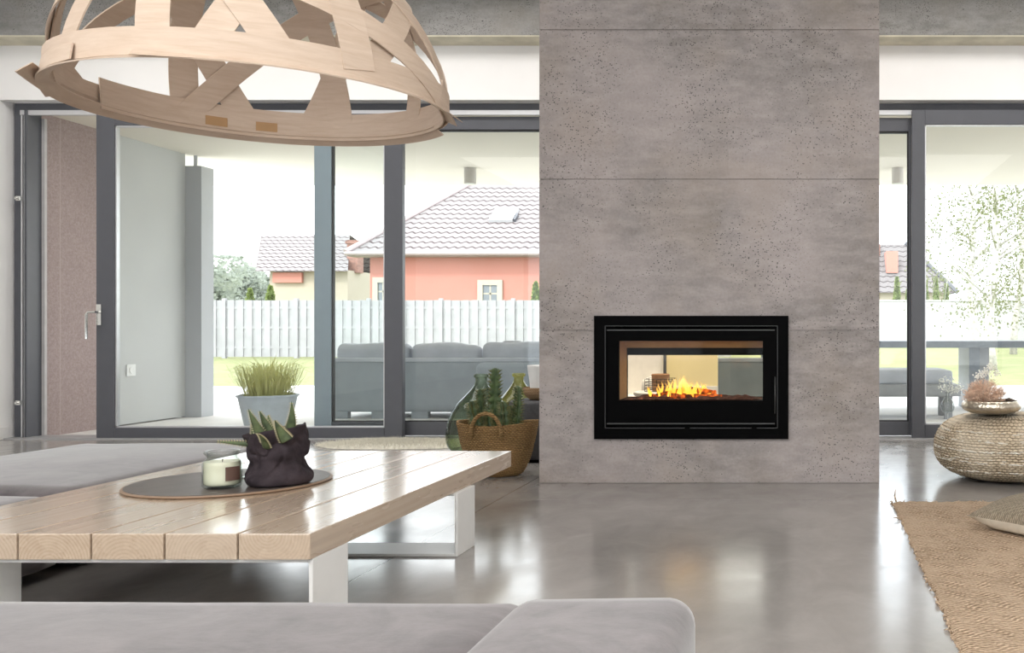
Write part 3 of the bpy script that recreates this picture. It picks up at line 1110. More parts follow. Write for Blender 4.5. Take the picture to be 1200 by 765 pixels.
def aloe_leaf(bm, bt, p0, p1, p2, w, n=18):
    """thick tapering leaf along a quadratic curve, with marginal teeth"""
    p0, p1, p2 = Vector(p0), Vector(p1), Vector(p2)
    prev = []
    pts = [(1 - t) ** 2 * p0 + 2 * t * (1 - t) * p1 + t * t * p2 for t in [i / n for i in range(n + 1)]]
    side0 = None
    for i, p in enumerate(pts):
        t = i / n
        d = (pts[min(i + 1, n)] - pts[max(i - 1, 0)]).normalized()
        s = d.cross(Vector((0, 1, 0)))
        if s.length < .2:
            s = d.cross(Vector((1, 0, 0)))
        s.normalize()
        if side0 is not None and s.dot(side0) < 0:
            s = -s
        side0 = s
        nn = s.cross(d).normalized()
        ww = 1.22 * w * (1 - t ** 1.5) + .0008
        ring = [bm.verts.new(p + s * ww * c + nn * ww * q) for c, q in ((1, .10), (.6, -.22), (0, -.40), (-.6, -.22), (-1, .10), (-.5, .16), (0, .14), (.5, .16))]
        if prev:
            for k in range(8):
                bm.faces.new([prev[k], prev[(k + 1) % 8], ring[(k + 1) % 8], ring[k]])
        else:
            bm.faces.new(ring[::-1])
        prev = ring
        if i > 0 and i < n:
            for sg in (1, -1):
                e = p + s * ww * sg * .97 + nn * ww * .1
                tube(bt, [e, e + s * sg * .0075 + d * .004], [.0026, .0003], 5)
    bm.faces.new(prev)


sp = lambda px, py, y=3.62: at(px, py, y)
leaves = [((312, 518, 3.6), (280, 519, 3.58), (253, 517.5, 3.54), .0095),
          ((314, 520, 3.58), (300, 500, 3.54), (291, 479, 3.52), .021),
          ((325, 518, 3.60), (312, 500, 3.58), (304, 481, 3.56), .021),
          ((334, 514, 3.64), (345, 498, 3.62), (341.5, 470, 3.58), .022),
          ((342, 514, 3.62), (338, 505, 3.66), (337, 494, 3.7), .016),
          ((321, 514, 3.70), (316, 500, 3.74), (314, 486, 3.76), .016),
          ((306, 522, 3.62), (298, 514, 3.62), (295, 496, 3.62), .018),
          ((336, 512, 3.56), (328, 505, 3.55), (322, 492, 3.52), .02),
          ((312, 520, 3.54), (309, 512, 3.50), (302, 508, 3.46), .014)]
for a, b, c, w in leaves:
    bm, bt = new(), new()
    aloe_leaf(bm, bt, sp(*a) - Vector((0, 0, .015)), sp(*b), sp(*c), w)
    lf = obj('leaf', bm, M['aloe'], al, True)
    obj('teeth', bt, M['aloe_tooth'], lf)

# ------------------------------------------------------------------ sofas
s1 = thing('sofa', 'grey velvet sofa with a broad armrest at the bottom edge of the photo', 'sofa', (-2.0, 1.3, 0))
bm = new(); rbox(bm, -3.9, -.50, .80, 1.945, .20, .405, .07, 22, .022, .004, 1.0)
obj('seat', bm, M['velvet'], s1, True)
bm = new(); rbox(bm, -.55, -.197, .70, 1.795, .06, .452, .055, 18, .006, .004, 5.0)
obj('armrest', bm, M['velvet'], s1, True)
bm = new(); rbox(bm, -3.9, -.2, .50, .80, .10, .60, .08, 12)
obj('backrest', bm, M['velvet'], s1, True)
bm = new(); box(bm, -3.85, -.56, .82, 1.86, .05, .215, .02); obj('base', bm, M['velvet'], s1)
bm = new()
tube(bm, [(-.212, 1.74, .40), (-.21, 1.4, .437), (-.21, 1.0, .437)], .003, 6)
obj('seam', bm, M['velvet'], s1, True)
for x in (-3.8, -.5):
    for y in (.7, 1.7):
        bm = new(); box(bm, x - .03, x + .03, y - .03, y + .03, 0, .07); obj('foot', bm, M['sofa_base'], s1)
s2 = thing('daybed', 'low grey velvet seating in two cushioned sections left of the coffee table', 'sofa', (-3.46, 3.7, 0))
bm = new(); rbox(bm, -4.05, -2.875, 3.70, 5.27, .17, .325, .06, 18, .022, .004, 2.0); obj('seat_cushion', bm, M['velvet'], s2, True)
bm = new(); rbox(bm, -4.05, -2.865, 2.1, 3.66, .15, .315, .065, 18, .02, .004, 3.0); obj('seat_cushion', bm, M['velvet'], s2, True)
bm = new(); rbox(bm, -4.03, -2.885, 3.705, 5.25, .03, .2, .04, 8); obj('base', bm, M['velvet'], s2, True)
bm = new(); rbox(bm, -4.03, -2.875, 2.12, 3.65, .03, .19, .04, 8); obj('base', bm, M['velvet'], s2, True)
bm = new()
for x in (-3.95, -2.98):
    for y in (2.2, 3.5, 3.85, 5.1):
        bm = new(); box(bm, x - .04, x + .04, y - .04, y + .04, 0, .05); obj('foot', bm, M['sofa_base'], s2)

# ------------------------------------------------------------------ pendant lamp of bent plywood strips
LC = Vector((-2.12, 3.70, 1.85))
LR = .675
pl = thing('pendant_lamp', 'large openwork dome pendant lamp of bent pale plywood strips over the table', 'lamp', LC)


def ring_strip(r, z, a0, a1, w, tilt=0.0, ext0=0.0, ext1=0.0, rr=0.0, n=60, dz=0.0):
    """flat band round the dome; optional straight tangent ends"""
    pts, wd, nd = [], [], []

    def frame(a):
        rad = Vector((math.cos(a), math.sin(a), 0))
        tan = Vector((-math.sin(a), math.cos(a), 0))
        return rad, tan
    if ext0:
        rad, tan = frame(a0)
        for s in (1, .5):
            pts.append(LC + rad * r - tan * ext0 * s + Vector((0, 0, z))); wd.append(Vector((0, 0, 1)) * math.cos(tilt) - rad * math.sin(tilt)); nd.append(rad)
    for i in range(n + 1):
        a = a0 + (a1 - a0) * i / n
        rad, tan = frame(a)
        pts.append(LC + rad * (r + rr * i / n) + Vector((0, 0, z + dz * i / n)))
        wd.append(Vector((0, 0, 1)) * math.cos(tilt) - rad * math.sin(tilt)); nd.append(rad * math.cos(tilt) + Vector((0, 0, 1)) * math.sin(tilt))
    if ext1:
        rad, tan = frame(a1)
        for s in (.5, 1):
            pts.append(LC + rad * (r + rr) + tan * ext1 * s + Vector((0, 0, z + dz))); wd.append(Vector((0, 0, 1)) * math.cos(tilt) - rad * math.sin(tilt)); nd.append(rad)
    bm = new()
    ribbon(bm, pts, wd, nd, w, .005)
    return bm


D = math.radians
obj('rim_strip', ring_strip(LR + .006, .035, D(-172), D(188), .092, .0), M['ply'], pl, 30)
obj('rim_strip', ring_strip(LR - .010, .045, D(15), D(178), .125, -.08, ext0=.12), M['ply'], pl, 30)
obj('rim_strip', ring_strip(LR + .002, -.016, D(40), D(205), .055, .9, ext1=.30), M['ply'], pl, 30)
obj('rim_strip', ring_strip(LR + .006, -.014, D(212), D(375), .045, 1.15, ext0=.22, ext1=.14), M['ply'], pl, 30)
obj('rim_strip', ring_strip(LR + .013, .012, D(196), D(240), .055, .15, ext0=.0, ext1=.10), M['ply'], pl, 30)
obj('rim_strip', ring_strip(LR + .010, .004, D(120), D(204), .045, .5, ext0=.12, ext1=.22), M['ply'], pl, 30)
obj('rim_strip', ring_strip(LR + .012, -.012, D(285), D(362), .035, .9, ext0=.2, ext1=.22), M['ply'], pl, 30)


def great(az, el, r, w, t0=0.0, t1=PI):
    """strip along a great circle of the dome whose plane's normal points to (az, el)"""
    n = Vector((math.cos(az) * math.cos(el), math.sin(az) * math.cos(el), math.sin(el)))
    u = Vector((-math.sin(az), math.cos(az), 0))
    v = n.cross(u)
    if v.z < 0:
        v = -v
    pts, wd, nd = [], [], []
    for i in range(41):
        t = t0 + (t1 - t0) * i / 40
        d = u * math.cos(t) + v * math.sin(t)
        pts.append(LC + d * r + Vector((0, 0, .02))); wd.append(n); nd.append(d)
    bm = new()
    ribbon(bm, pts, wd, nd, w, .005)
    return bm


specs = [(2, 4, .110), (195, 27, .100), (34, 32, .105), (55, 8, .115), (237, 38, .095), (108, 38, .085), (288, 30, .085), (92, 64, .09), (150, 20, .09)]
for i, (a, e, w) in enumerate(specs):
    obj('dome_strip', great(D(a), D(e), LR - .008 + .0055 * (i % 4), w), M['ply'], pl, 30)
for a in (136, 119):
    bm = new()
    rad = Vector((math.cos(D(a)), math.sin(D(a)), 0)); tan = Vector((-rad.y, rad.x, 0))
    obox(bm, LC + rad * (LR - .0165) + Vector((0, 0, .03)), tan, rad, Vector((0, 0, 1)), .085, .002, .04)
    obj('paper_patch', bm, M['ply_label'], pl, label='small brown patch inside the rim')
bm = new(); tube(bm, [LC + Vector((0, 0, LR - .12)), (LC.x, LC.y, ZC - .03)], .004, 8); obj('cord', bm, M['cable'], pl)
bm = new(); lathe(bm, [(.06, ZC - .03), (.06, ZC - .001)], (LC.x, LC.y, 0), 24); obj('ceiling_rose', bm, M['black_metal'], pl, 40)
bm = new(); lathe(bm, smoothprof([(.02, .70), (.024, .60), (.024, .56)], 3), LC, 20); obj('lamp_holder', bm, M['black_metal'], pl, 40)
bm = new(); lathe(bm, smoothprof([(.014, .56), (.03, .53), (.045, .49), (.03, .45), (.006, .44)], 5), LC, 24); obj('bulb', bm, M['porcelain'], pl, True)

# ------------------------------------------------------------------ basket with cactus, demijohns
kb = at(583.5, 556, 6.2); kb.z = 0
BK = kb
bk = thing('woven_basket', 'brown seagrass basket holding a cactus, beside the concrete chimney', 'basket', kb)
BH = .345


def bkfn(a, i, r, z):
    k = max(0, min(1, z / BH))
    c, s = math.cos(a), math.sin(a)
    zz = z
    if k > .5:                                        # rim dips slightly towards the handles
        zz += .02 * (k - .5) * 2 * (abs(c) ** 2 - .4)
    q = 1 + .006 * math.sin(z * 400 + 2 * mnoise.noise((c * 3, s * 3, z * 8))) + .022 * mnoise.noise((c * 4, s * 4, z * 12)) + .012 * mnoise.noise((c * 16, s * 16, z * 60))
    return r * q * c * 1.0, r * q * s * .80, zz


bm = new()
pr = smoothprof([(.10, .001), (.15, .008), (.185, .05), (.215, .13), (.24, .22), (.258, .30), (.263, BH), (.255, BH + .006), (.246, BH - .005), (.24, .28), (.225, .2)], 9)
lathe(bm, pr, kb, 80, bkfn)
obj('basket_body', bm, M['basket'], bk, True)
for yy, sg in ((-.212, -1), (.205, 1)):
    bm = new()
    pts = []
    for i in range(25):
        t_ = i / 24
        a = PI * t_
        pts.append(kb + Vector((-.005 + .095 * -math.cos(a), yy + sg * .006 - .01 * math.sin(a), BH - .075 + .155 * math.sin(a) ** .75)))
    tube(bm, pts, .0125, 10)
    obj('basket_handle', bm, M['basket_handle'], bk, True)
bm = new(); lathe(bm, [(.225, .225), (.12, .235), (.01, .235)], kb, 40, lambda a, i, r, z: (r * math.cos(a), r * .8 * math.sin(a), z))
tag(obj('soil', bm, M['soil'], None, True, origin=kb + Vector((0, 0, .23))), 'dark potting soil filling the seagrass basket', 'soil', None, 'stuff')


def cactus_stem(parent, base, tip, r, bend=0.0, seed=0):
    bm, bl = new(), new()
    base, tip = Vector(base), Vector(tip)
    n = 60
    seg = 32
    L = (tip - base).length
    rings = []
    ax = (tip - base).normalized()
    u = ax.cross(Vector((0, 1, 0))).normalized(); w = ax.cross(u)
    rot = seed * 1.1
    for i in range(n + 1):
        t_ = i / n
        p = base.lerp(tip, t_) + u * bend * math.sin(PI * t_)
        ring = []
        tap = (1 - .35 * t_) * (1 if t_ < .93 else max(.12, math.sqrt(max(0, 1 - ((t_ - .93) / .07) ** 2))))
        for k in range(seg):
            a = 2 * PI * k / seg
            lobe = abs(math.cos(2 * (a + rot))) ** 2.6
            rr = r * tap * (.42 + .58 * lobe * (1 + .42 * math.sin(t_ * L * 125 + seed)))
            ring.append(bm.verts.new(p + (u * math.cos(a) + w * math.sin(a)) * rr))
        rings.append(ring)
        if i % 3 == 0 and t_ < .99:
            for q in range(4):
                a = q * PI / 2 - rot
                d = u * math.cos(a) + w * math.sin(a)
                e = p + d * r * tap * 1.02
                tube(bl, [e - d * .006, e + d * .022 + ax * .012 + Vector((rng.uniform(-.004, .004), rng.uniform(-.004, .004), 0))], [.0075, .0008], 5)
    for i in range(n):
        for k in range(seg):
            bm.faces.new([rings[i][k], rings[i][(k + 1) % seg], rings[i + 1][(k + 1) % seg], rings[i + 1][k]])
    bm.faces.new(rings[0][::-1]); bm.faces.new(rings[-1])
    s = obj('stem', bm, M['cactus'], parent, True)
    obj('spines', bl, M['cactus_leaf'], s, kind='stuff')


cb = kb + Vector((0, 0, .237))
ca = thing('cactus', 'branching green cactus with spiny ridged stems growing in the seagrass basket', 'cactus', cb)
for (px0, px1, py1, y, r, bd, sd) in ((580, 580.5, 431, 6.22, .058, .0, .5), (566, 552, 470, 6.16, .034, .01, 1.2), (571, 563, 455, 6.27, .040, .01, 2.1),
                                      (601, 607, 452, 6.22, .036, -.012, 3.0), (592, 590, 470, 6.12, .035, .0, 4.2), (597, 598, 475, 6.3, .03, 0, .2), (573, 572, 480, 6.1, .03, .0, 1.7)):
    b = at(px0, 500, y); b.z = .235
    cactus_stem(ca, b, at(px1, py1, y), r, bd, sd)


def demijohn(name, mat, c, prof, label):
    bm = new()
    pr = smoothprof(prof, 8)
    inner = [(max(r - .006, .004), z + (.006 if i == len(prof) else 0)) for i, (r, z) in enumerate(pr)][::-1]
    inner = [(r, max(z, .008)) for r, z in inner]
    lathe(bm, pr + inner, c, 56)
    return tag(obj(name, bm, mat, None, True, origin=c), label, 'bottle')


dc = at(564, 520, 7.33); dc.z = 0
s7 = 7.33 / F
ztop = H + (PY - 438) * s7
demijohn('demijohn', M['demi_green'], dc, [(.05, 0), (.19, .004), (.252, .07), (.262, .16), (.238, .28), (.185, .38), (.11, .46), (.062, .515), (.047, .55), (.045, ztop - .03), (.056, ztop - .026), (.056, ztop - .004), (.05, ztop)],
         'big green glass demijohn standing behind the seagrass basket')
dc = at(608, 520, 7.88); dc.z = 0
ztop2 = H + (PY - 437) * 7.88 / F
demijohn('demijohn', M['demi_yellow'], dc, [(.05, 0), (.17, .004), (.215, .07), (.222, .17), (.20, .28), (.15, .38), (.09, .46), (.055, .51), (.042, .54), (.042, ztop2 - .03), (.054, ztop2 - .026), (.054, ztop2 - .004), (.048, ztop2)],
         'pale yellow glass demijohn behind the green one, next to the chimney')
# round felt stool with a cup in a tan bowl
qc = at(637, 520, 7.0); qc.z = 0
qz = H + (PY - 468) * 7.0 / F
ps = thing('stool', 'round charcoal felt stool half hidden by the chimney', 'stool', qc)
bm = new(); lathe(bm, smoothprof([(.21, .02), (.245, .05), (.25, .2), (.25, qz - .04), (.235, qz - .004), (.2, qz), (.02, qz)], 5), qc, 40); obj('body', bm, M['stool'], ps, True)
bm = new(); lathe(bm, [(.2, 0), (.2, .022)], qc, 32); obj('plinth', bm, M['black_metal'], ps)
tc_ = at(634, 467, 6.97); tc_.z = qz + .001
bm = new(); lathe(bm, smoothprof([(.06, 0), (.09, .01), (.125, .05), (.13, .088), (.124, .09), (.118, .055), (.08, .016), (.01, .013)], 6), tc_, 40)
tag(obj('bowl', bm, M['bowl_tan'], None, True, origin=tc_), 'small tan woven bowl on the charcoal stool', 'bowl')
cc = tc_ + Vector((0, 0, .015))
zt = H + (PY - 430) * 6.97 / F - cc.z
bm = new(); lathe(bm, smoothprof([(.06, 0), (.075, .01), (.082, zt * .5), (.098, zt), (.094, zt), (.077, zt * .5), (.06, .015), (.01, .014)], 6), cc, 36)
tag(obj('cup', bm, M['porcelain'], None, True, origin=cc), 'tall white cup standing in the tan bowl', 'cup')

# sheepskin
bm = new()
sk = Vector((-3.36, 7.80, 0))
nr, na = 26, 96
prev = None
for i in range(nr + 1):
    t_ = i / nr
    ring = []
    for k in range(na):
        a = 2 * PI * k / na
        rr = t_ * (1 + .16 * mnoise.noise((math.cos(a) * 1.5, math.sin(a) * 1.5, 2)) + .05 * mnoise.noise((math.cos(a) * 7, math.sin(a) * 7, 5)))
        x, y = .66 * rr * math.cos(a), .28 * rr * math.sin(a)
        z = .025 * math.sqrt(max(0, 1 - t_ ** 4)) + .014 * abs(mnoise.noise((x * 28, y * 28, 0))) * (1 - t_ ** 6) + .002
        ring.append(bm.verts.new(sk + Vector((x, y, z))))
    if prev:
        for k in range(na):
            bm.faces.new([prev[k], prev[(k + 1) % na], ring[(k + 1) % na], ring[k]])
    prev = ring
bmesh.ops.remove_doubles(bm, verts=bm.verts[:], dist=1e-4)
rs_ = rng.getstate()
vs_ = [v.co.copy() for v in bm.verts]
for p in vs_:
    for q in range(2):
        o_ = Vector((rng.uniform(-.012, .012), rng.uniform(-.012, .012), 0))
        d = Vector((rng.uniform(-.5, .5), rng.uniform(-.5, .2), rng.uniform(.25, .8))).normalized()
        tube(bm, [p + o_, p + o_ + d * rng.uniform(.018, .035)], [.0022, .0004], 3, cap=False)
rg = obj('sheepskin', bm, M['fur'], None, True, origin=sk)
tag(rg, 'cream sheepskin on the floor by the sliding doors', 'rug')

# ------------------------------------------------------------------ right side: rug, cushion, pouf
bm = new()
nx, ny = 110, 170
gx0, gy1, gy0 = .50, 5.20, 1.7
gv = []
for j in range(ny + 1):
    y = gy1 + (gy0 - gy1) * j / ny
    row = []
    e = .016 * mnoise.noise((0, y * 4, 1)) + .012 * mnoise.noise((0, y * 17, 2)) - .035 * min(1, max(0, (5.2 - y) / 2.4)) + .02 * (1 if j == 0 else 0)
    for i in range(nx + 1):
        x = gx0 + e + (3.3 - gx0 - e) * i / nx
        yy = y + (.012 * mnoise.noise((x * 9, 0, 3)) if j < 2 else 0)
        z = .010 + .0035 * math.sin(x * 150) * math.sin(y * 130) + .004 * mnoise.noise((x * 6, y * 6, 0)) + .003 * mnoise.noise((x * 40, y * 40, 4))
        if i == 0 or j == 0:
            z = .001
        row.append(bm.verts.new((x, yy, z)))
    gv.append(row)
for j in range(ny):
    for i in range(nx):
        bm.faces.new([gv[j][i], gv[j][i + 1], gv[j + 1][i + 1], gv[j + 1][i]])
ru = thing('jute_rug', 'coarse woven jute rug with frayed edges on the grey floor', 'rug', (1.9, 3.45, 0))
obj('rug_weave', bm, M['jute'], ru, True)
bm = new()
for k in range(150):
    j = rng.randrange(0, ny)
    v = gv[0][0].co if False else None
for k in range(140):
    y = rng.uniform(gy0, gy1)
    e = .016 * mnoise.noise((0, y * 4, 1)) + .012 * mnoise.noise((0, y * 17, 2)) - .035 * min(1, max(0, (5.2 - y) / 2.4))
    p = Vector((gx0 + e + .004, y, .006))
    L = rng.uniform(.004, .016) * (2.6 if rng.random() < .07 else 1)
    q = p + Vector((-L, rng.uniform(-.02, .02), rng.uniform(-.003, .012)))
    tube(bm, [p, p.lerp(q, .5) + Vector((0, 0, .004)), q], [.0035, .003, .0015], 5)
c0 = Vector((gx0 + .02, gy1, .008))
tube(bm, [c0, c0 + Vector((-.005, .02, .025)), c0 + Vector((.0, .03, .06))], [.006, .005, .002], 6)
for k in range(60):
    x = rng.uniform(gx0, 3.0)
    p = Vector((x, gy1 - .004, .006))
    q = p + Vector((rng.uniform(-.015, .015), rng.uniform(.006, .02), rng.uniform(0, .01)))
    tube(bm, [p, q], [.003, .0012], 5)
obj('fringe', bm, M['jute'], ru, label='loose frayed strands along the edges', kind='stuff')

# flat cushion lying on the rug
cu = Vector((1.215, 4.42, .018))
ch = thing('cushion', 'square beige cushion with a textured top and cream underside lying on the jute rug', 'cushion', cu)


def pillow_half(sign, wx, wy, th, rot, mat, name):
    bm = new()
    n = 34
    g_ = []
    for i in range(n + 1):
        row = []
        for j in range(n + 1):
            u, v = -1 + 2 * i / n, -1 + 2 * j / n
            h_ = max(0, (1 - abs(u) ** 2.6)) ** .55 * max(0, (1 - abs(v) ** 2.6)) ** .55
            pin = 1 - .10 * (1 - abs(u) ** 2) * abs(v) ** 4
            pin2 = 1 - .10 * (1 - abs(v) ** 2) * abs(u) ** 4
            x, y = u * wx * pin2, v * wy * pin
            z = sign * th * h_ + .004 * mnoise.noise((x * 9, y * 9, sign)) * h_
            x, y = x * math.cos(rot) - y * math.sin(rot), x * math.sin(rot) + y * math.cos(rot)
            # belly of the underside rests flat on the rug
            if sign < 0:
                z = max(z, -.052)
            row.append(bm.verts.new(cu + Vector((x, y, .054 + z))))
        g_.append(row)
    for i in range(n):
        for j in range(n):
            f = [g_[i][j], g_[i + 1][j], g_[i + 1][j + 1], g_[i][j + 1]]
            bm.faces.new(f)
    obj(name, bm, mat, ch, True)


pillow_half(1, .31, .31, .115, D(38), M['cushion_top'], 'top_cover')
pillow_half(-1, .31, .31, .10, D(38), M['cushion_back'], 'back_cover')

# woven pouf
pc = at(1180, 560, 6.08); pc.z = 0
PR, PH = .462, .425
po = thing('pouf', 'round rope-woven beige pouf on the grey floor by the glass door', 'pouf', pc)


def poufn(a, i, r, z):
    w = .006 * abs(math.sin(z * 50 * PI)) * min(1, r / .1)
    q = 1 + .02 * mnoise.noise((math.cos(a) * 3, math.sin(a) * 3, z * 5))
    rr = r * q + w
    return rr * math.cos(a), rr * math.sin(a), z


bm = new()
prof = []
for i in range(140):
    t_ = -PI / 2 + PI * i / 139
    cz, sz = math.cos(t_), math.sin(t_)
    r = PR * (abs(cz) ** .62)
    z = PH / 2 + (PH / 2) * math.copysign(abs(sz) ** .80, sz)
    prof.append((max(r, .003), max(0, z)))
lathe(bm, prof, pc, 120, poufn)
obj('pouf_body', bm, M['pouf'], po, True)
bm = new()
for (z, n) in ((.09, 40), (.15, 60), (.17, 30), (.22, 70), (.28, 50), (.33, 40)):
    for k in range(n):
        a = rng.uniform(PI, 2 * PI)
        l = rng.uniform(.03, .10)
        zz = z + rng.uniform(-.006, .006)
        sz = (zz - PH / 2) / (PH / 2)
        s_ = abs(sz) ** (1 / .80)
        r = PR * (math.sqrt(max(0, 1 - s_ * s_)) ** .62) + .011
        tube(bm, [pc + Vector((r * math.cos(a + q), r * math.sin(a + q), zz + .002 * math.sin(q * 60))) for q in (0, l / 2, l)], .0022, 5)
obj('pale_thread', bm, M['pouf_thread'], po, label='pale thread stitched in bands', kind='stuff')

# metal bowl with dried sprigs on the pouf
ob = at(1161.5, 480, 5.92); ob.z = PH + .008
bh = H + (PY - 469) * 5.92 / F - ob.z
BR = 34.5 * 5.92 / F
bm = new()
lathe(bm, smoothprof([(.06, 0), (.12, .002), (BR * .93, bh * .28), (BR, bh * .55), (BR * .97, bh * .85), (BR * .90, bh), (BR * .86, bh * .96), (BR * .92, bh * .6), (BR * .8, bh * .3), (.05, bh * .2)], 7), ob, 48)
tag(obj('metal_bowl', bm, M['bowl_metal'], None, True, origin=ob), 'shallow hammered champagne metal bowl on top of the pouf', 'bowl')


def sprig(bm, base, centre, rad, n, r0, depth=3, up=.4):
    for k in range(n):
        th = rng.uniform(0, 2 * PI); ph = math.acos(rng.uniform(-.15, 1))
        d = Vector((math.sin(ph) * math.cos(th), math.sin(ph) * math.sin(th), math.cos(ph)))
        end = Vector(centre) + Vector((d.x * rad[0], d.y * rad[1], d.z * rad[2])) * rng.uniform(.75, 1)
        mid = Vector(base).lerp(end, .55) + Vector((rng.uniform(-.01, .01), rng.uniform(-.01, .01), .012))
        tube(bm, [base, mid, end], [r0, r0 * .7, r0 * .45], 4)
        for q in range(depth):
            s = mid.lerp(end, rng.uniform(.1, 1))
            e = s + Vector((rng.uniform(-.03, .03), rng.uniform(-.03, .03), rng.uniform(0, .03)))
            tube(bm, [s, e], [r0 * .6, r0 * .3], 4)


dp = thing('dried_coral_plant', 'bushy pink beige dried plant standing in the metal bowl', 'dried plant', ob + Vector((0, 0, bh * .3)))
bs = at(1153, 469, 5.9); bs.z = ob.z + bh * .35
bm = new(); sprig(bm, bs, bs + Vector((0, 0, .07)), (.15, .12, .12), 230, .0022, 7); obj('twigs', bm, M['coral'], dp)
bm = new()
for px_, py_ in ((1148, 437), (1154, 432), (1159, 436), (1163, 429), (1167, 438), (1145, 443)):
    e = at(px_, py_, 5.9)
    tube(bm, [bs + Vector((.02, 0, .02)), e], [.0016, .001], 4)
    for q in range(14):
        c = e + Vector((rng.uniform(-.03, .03), rng.uniform(-.02, .02), rng.uniform(-.03, .02)))
        bmesh.ops.create_icosphere(bm, subdivisions=1, radius=.0055, matrix=Matrix.Translation(c))
        tube(bm, [e, c], .0009, 3)
obj('blossoms', bm, M['white_sprig'], dp, label='small white blossom sprays at the top')
# piece of driftwood in the bowl
bm = new()
A, B = at(1176, 469, 5.88), at(1193, 472, 5.84)
tube(bm, [A, A.lerp(B, .4) + Vector((0, 0, .012)), A.lerp(B, .7) + Vector((0, -.01, .006)), B], [.008, .012, .01, .005], 8)
tag(obj('dried_pod', bm, plain('dark dried pod', (.10, .075, .06), .8), None, True, origin=A), 'dark dried seed pod lying on the rim of the metal bowl', 'dried pod')

# ------------------------------------------------------------------ terrace
ZS = 2.93
bm = new(); box(bm, -9, 9, 8.47, 16.6, -.25, -.012)
struct('floor_terrace', bm, M['terrace'], 'pale stone terrace floor outside the glass doors', 'floor')
bm = new(); box(bm, -9, 9, 8.47, 12.74, ZS, ZS + .35)
struct('ceiling_terrace', bm, M['soffit'], 'cream ceiling over the covered terrace', 'ceiling')
bm = new(); box(bm, -7.2, -6.9, 8.47, 9.46, -.02, ZS - .001)
struct('wall_terrace', bm, M['ext_wall'], 'brown pink rendered outer wall seen through the open door', 'wall')
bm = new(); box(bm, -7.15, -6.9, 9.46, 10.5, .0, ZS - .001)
struct('wall_terrace_far', bm, M['ext_panel'], 'smooth grey outer wall panel seen through the sliding leaf', 'wall')  # same wall plane continued, only coloured grey
bm = new(); box(bm, -6.90 - .05, (236 - PX) * 10.5 / F, 10.5, 10.72, -.012, 2.80, .004); tube(bm, [(-6.85, 10.6, 2.79), (-6.85, 10.6, ZS)], .02, 10)
struct('column_terrace', bm, M['ext_pillar'], 'slim grey post at the end of the outer wall', 'column')
so = thing('wall_socket', 'white square socket on the grey outer wall', 'socket', (-6.9, 9.64, .55))
bm = new(); box(bm, -6.899, -6.885, 9.58, 9.70, .49, .61, .004); obj('plate', bm, M['porcelain'], so)
bm = new(); tube(bm, [(-6.885, 9.64, .55), (-6.878, 9.64, .55)], .035, 20); obj('cover', bm, M['porcelain'], so)
for px_, lab in ((551, 'white cylinder downlight under the terrace ceiling, seen left of the chimney'), (1052, 'white cylinder downlight under the terrace ceiling, seen right of the chimney')):
    y = (ZS - H) * F / (PY - 197)
    c = at(px_, 197, y)
    d = thing('downlight', lab, 'lamp', (c.x, c.y, ZS), 'downlights under the terrace ceiling')
    bm = new(); lathe(bm, [(.068, -.19), (.072, -.186), (.072, -.001)], (c.x, c.y, ZS), 28); obj('housing', bm, M['spot_body'], d, 40)
    bm = new(); lathe(bm, [(.055, -.1915), (.055, -.188)], (c.x, c.y, ZS), 24); obj('lens', bm, M['frame_light'], d)

# outdoor sofas seen from behind
oy = 10.3


def outdoor_sofa(p0, p1, lab, nf):
    ox0, ox1 = (p0 - PX) * oy / F, (p1 - PX) * oy / F
    of = thing('outdoor_sofa', lab, 'sofa', ((ox0 + ox1) / 2, 10.7, 0), 'outdoor sofas on the terrace')
    bm = new(); rbox(bm, ox0, ox1, oy, oy + .12, .06, .63, .04, 8); obj('backrest', bm, M['outdoor_fabric'], of, True)
    bm = new(); box(bm, ox0 + .02, ox1 - .02, oy - .004, oy + .14, .615, .655, .01); obj('top_rail', bm, M['outdoor_light'], of, label='pale grey top rail')  # paler colour stands in for light on the top edge
    bm = new(); rbox(bm, ox0, ox1, oy + .12, oy + .9, .08, .40, .05, 8); obj('seat', bm, M['outdoor_fabric'], of, True)
    for i in range(nf):
        x = ox0 + .1 + (ox1 - ox0 - .2) * i / (nf - 1)
        bm = new(); box(bm, x - .09, x + .09, oy + .02, oy + .10, -.012, .065); obj('foot', bm, M['outdoor_fabric'], of)


outdoor_sofa(386, 690, 'long slate grey outdoor sofa seen from behind, left of the chimney', 7)
outdoor_sofa(835, 925, 'short slate grey outdoor sofa seen through the right of the fireplace glass', 3)
for (pa, pb, tp, lab) in ((392, 478, 402, 'grey back cushion at the left end of the outdoor sofa'), (480, 561, 402, 'grey back cushion in the middle of the outdoor sofa'), (563, 650, 401, 'grey back cushion on the outdoor sofa next to the chimney')):
    y = oy + .16
    xa, xb = (pa - PX) * y / F, (pb - PX) * y / F
    bm = new(); rbox(bm, xa, xb, y, y + .2, .44, H + (PY - tp) * y / F, .08, 10, lump=.03, seed=pa)
    tag(obj('cushion', bm, M['outdoor_light'], None, True, origin=((xa + xb) / 2, y, .4)), lab, 'cushion', 'cushions on the outdoor sofa')
bm = new(); rbox(bm, (590 - PX) * 10.8 / F, (615 - PX) * 10.8 / F, 10.68, 10.8, .41, H + (PY - 399) * 10.7 / F, .05, 8)
tag(obj('cushion', bm, M['outdoor_frame'], None, True, origin=(-3.3, 10.74, .41)), 'pale small cushion peeping over the outdoor sofa cushions', 'cushion')
oa = thing('outdoor_armchair', 'slate grey boxy armchair on the terrace behind the demijohns', 'armchair', (-2.75, 9.4, 0))
ax0, ax1 = (556 - PX) * 9.1 / F, -2.35
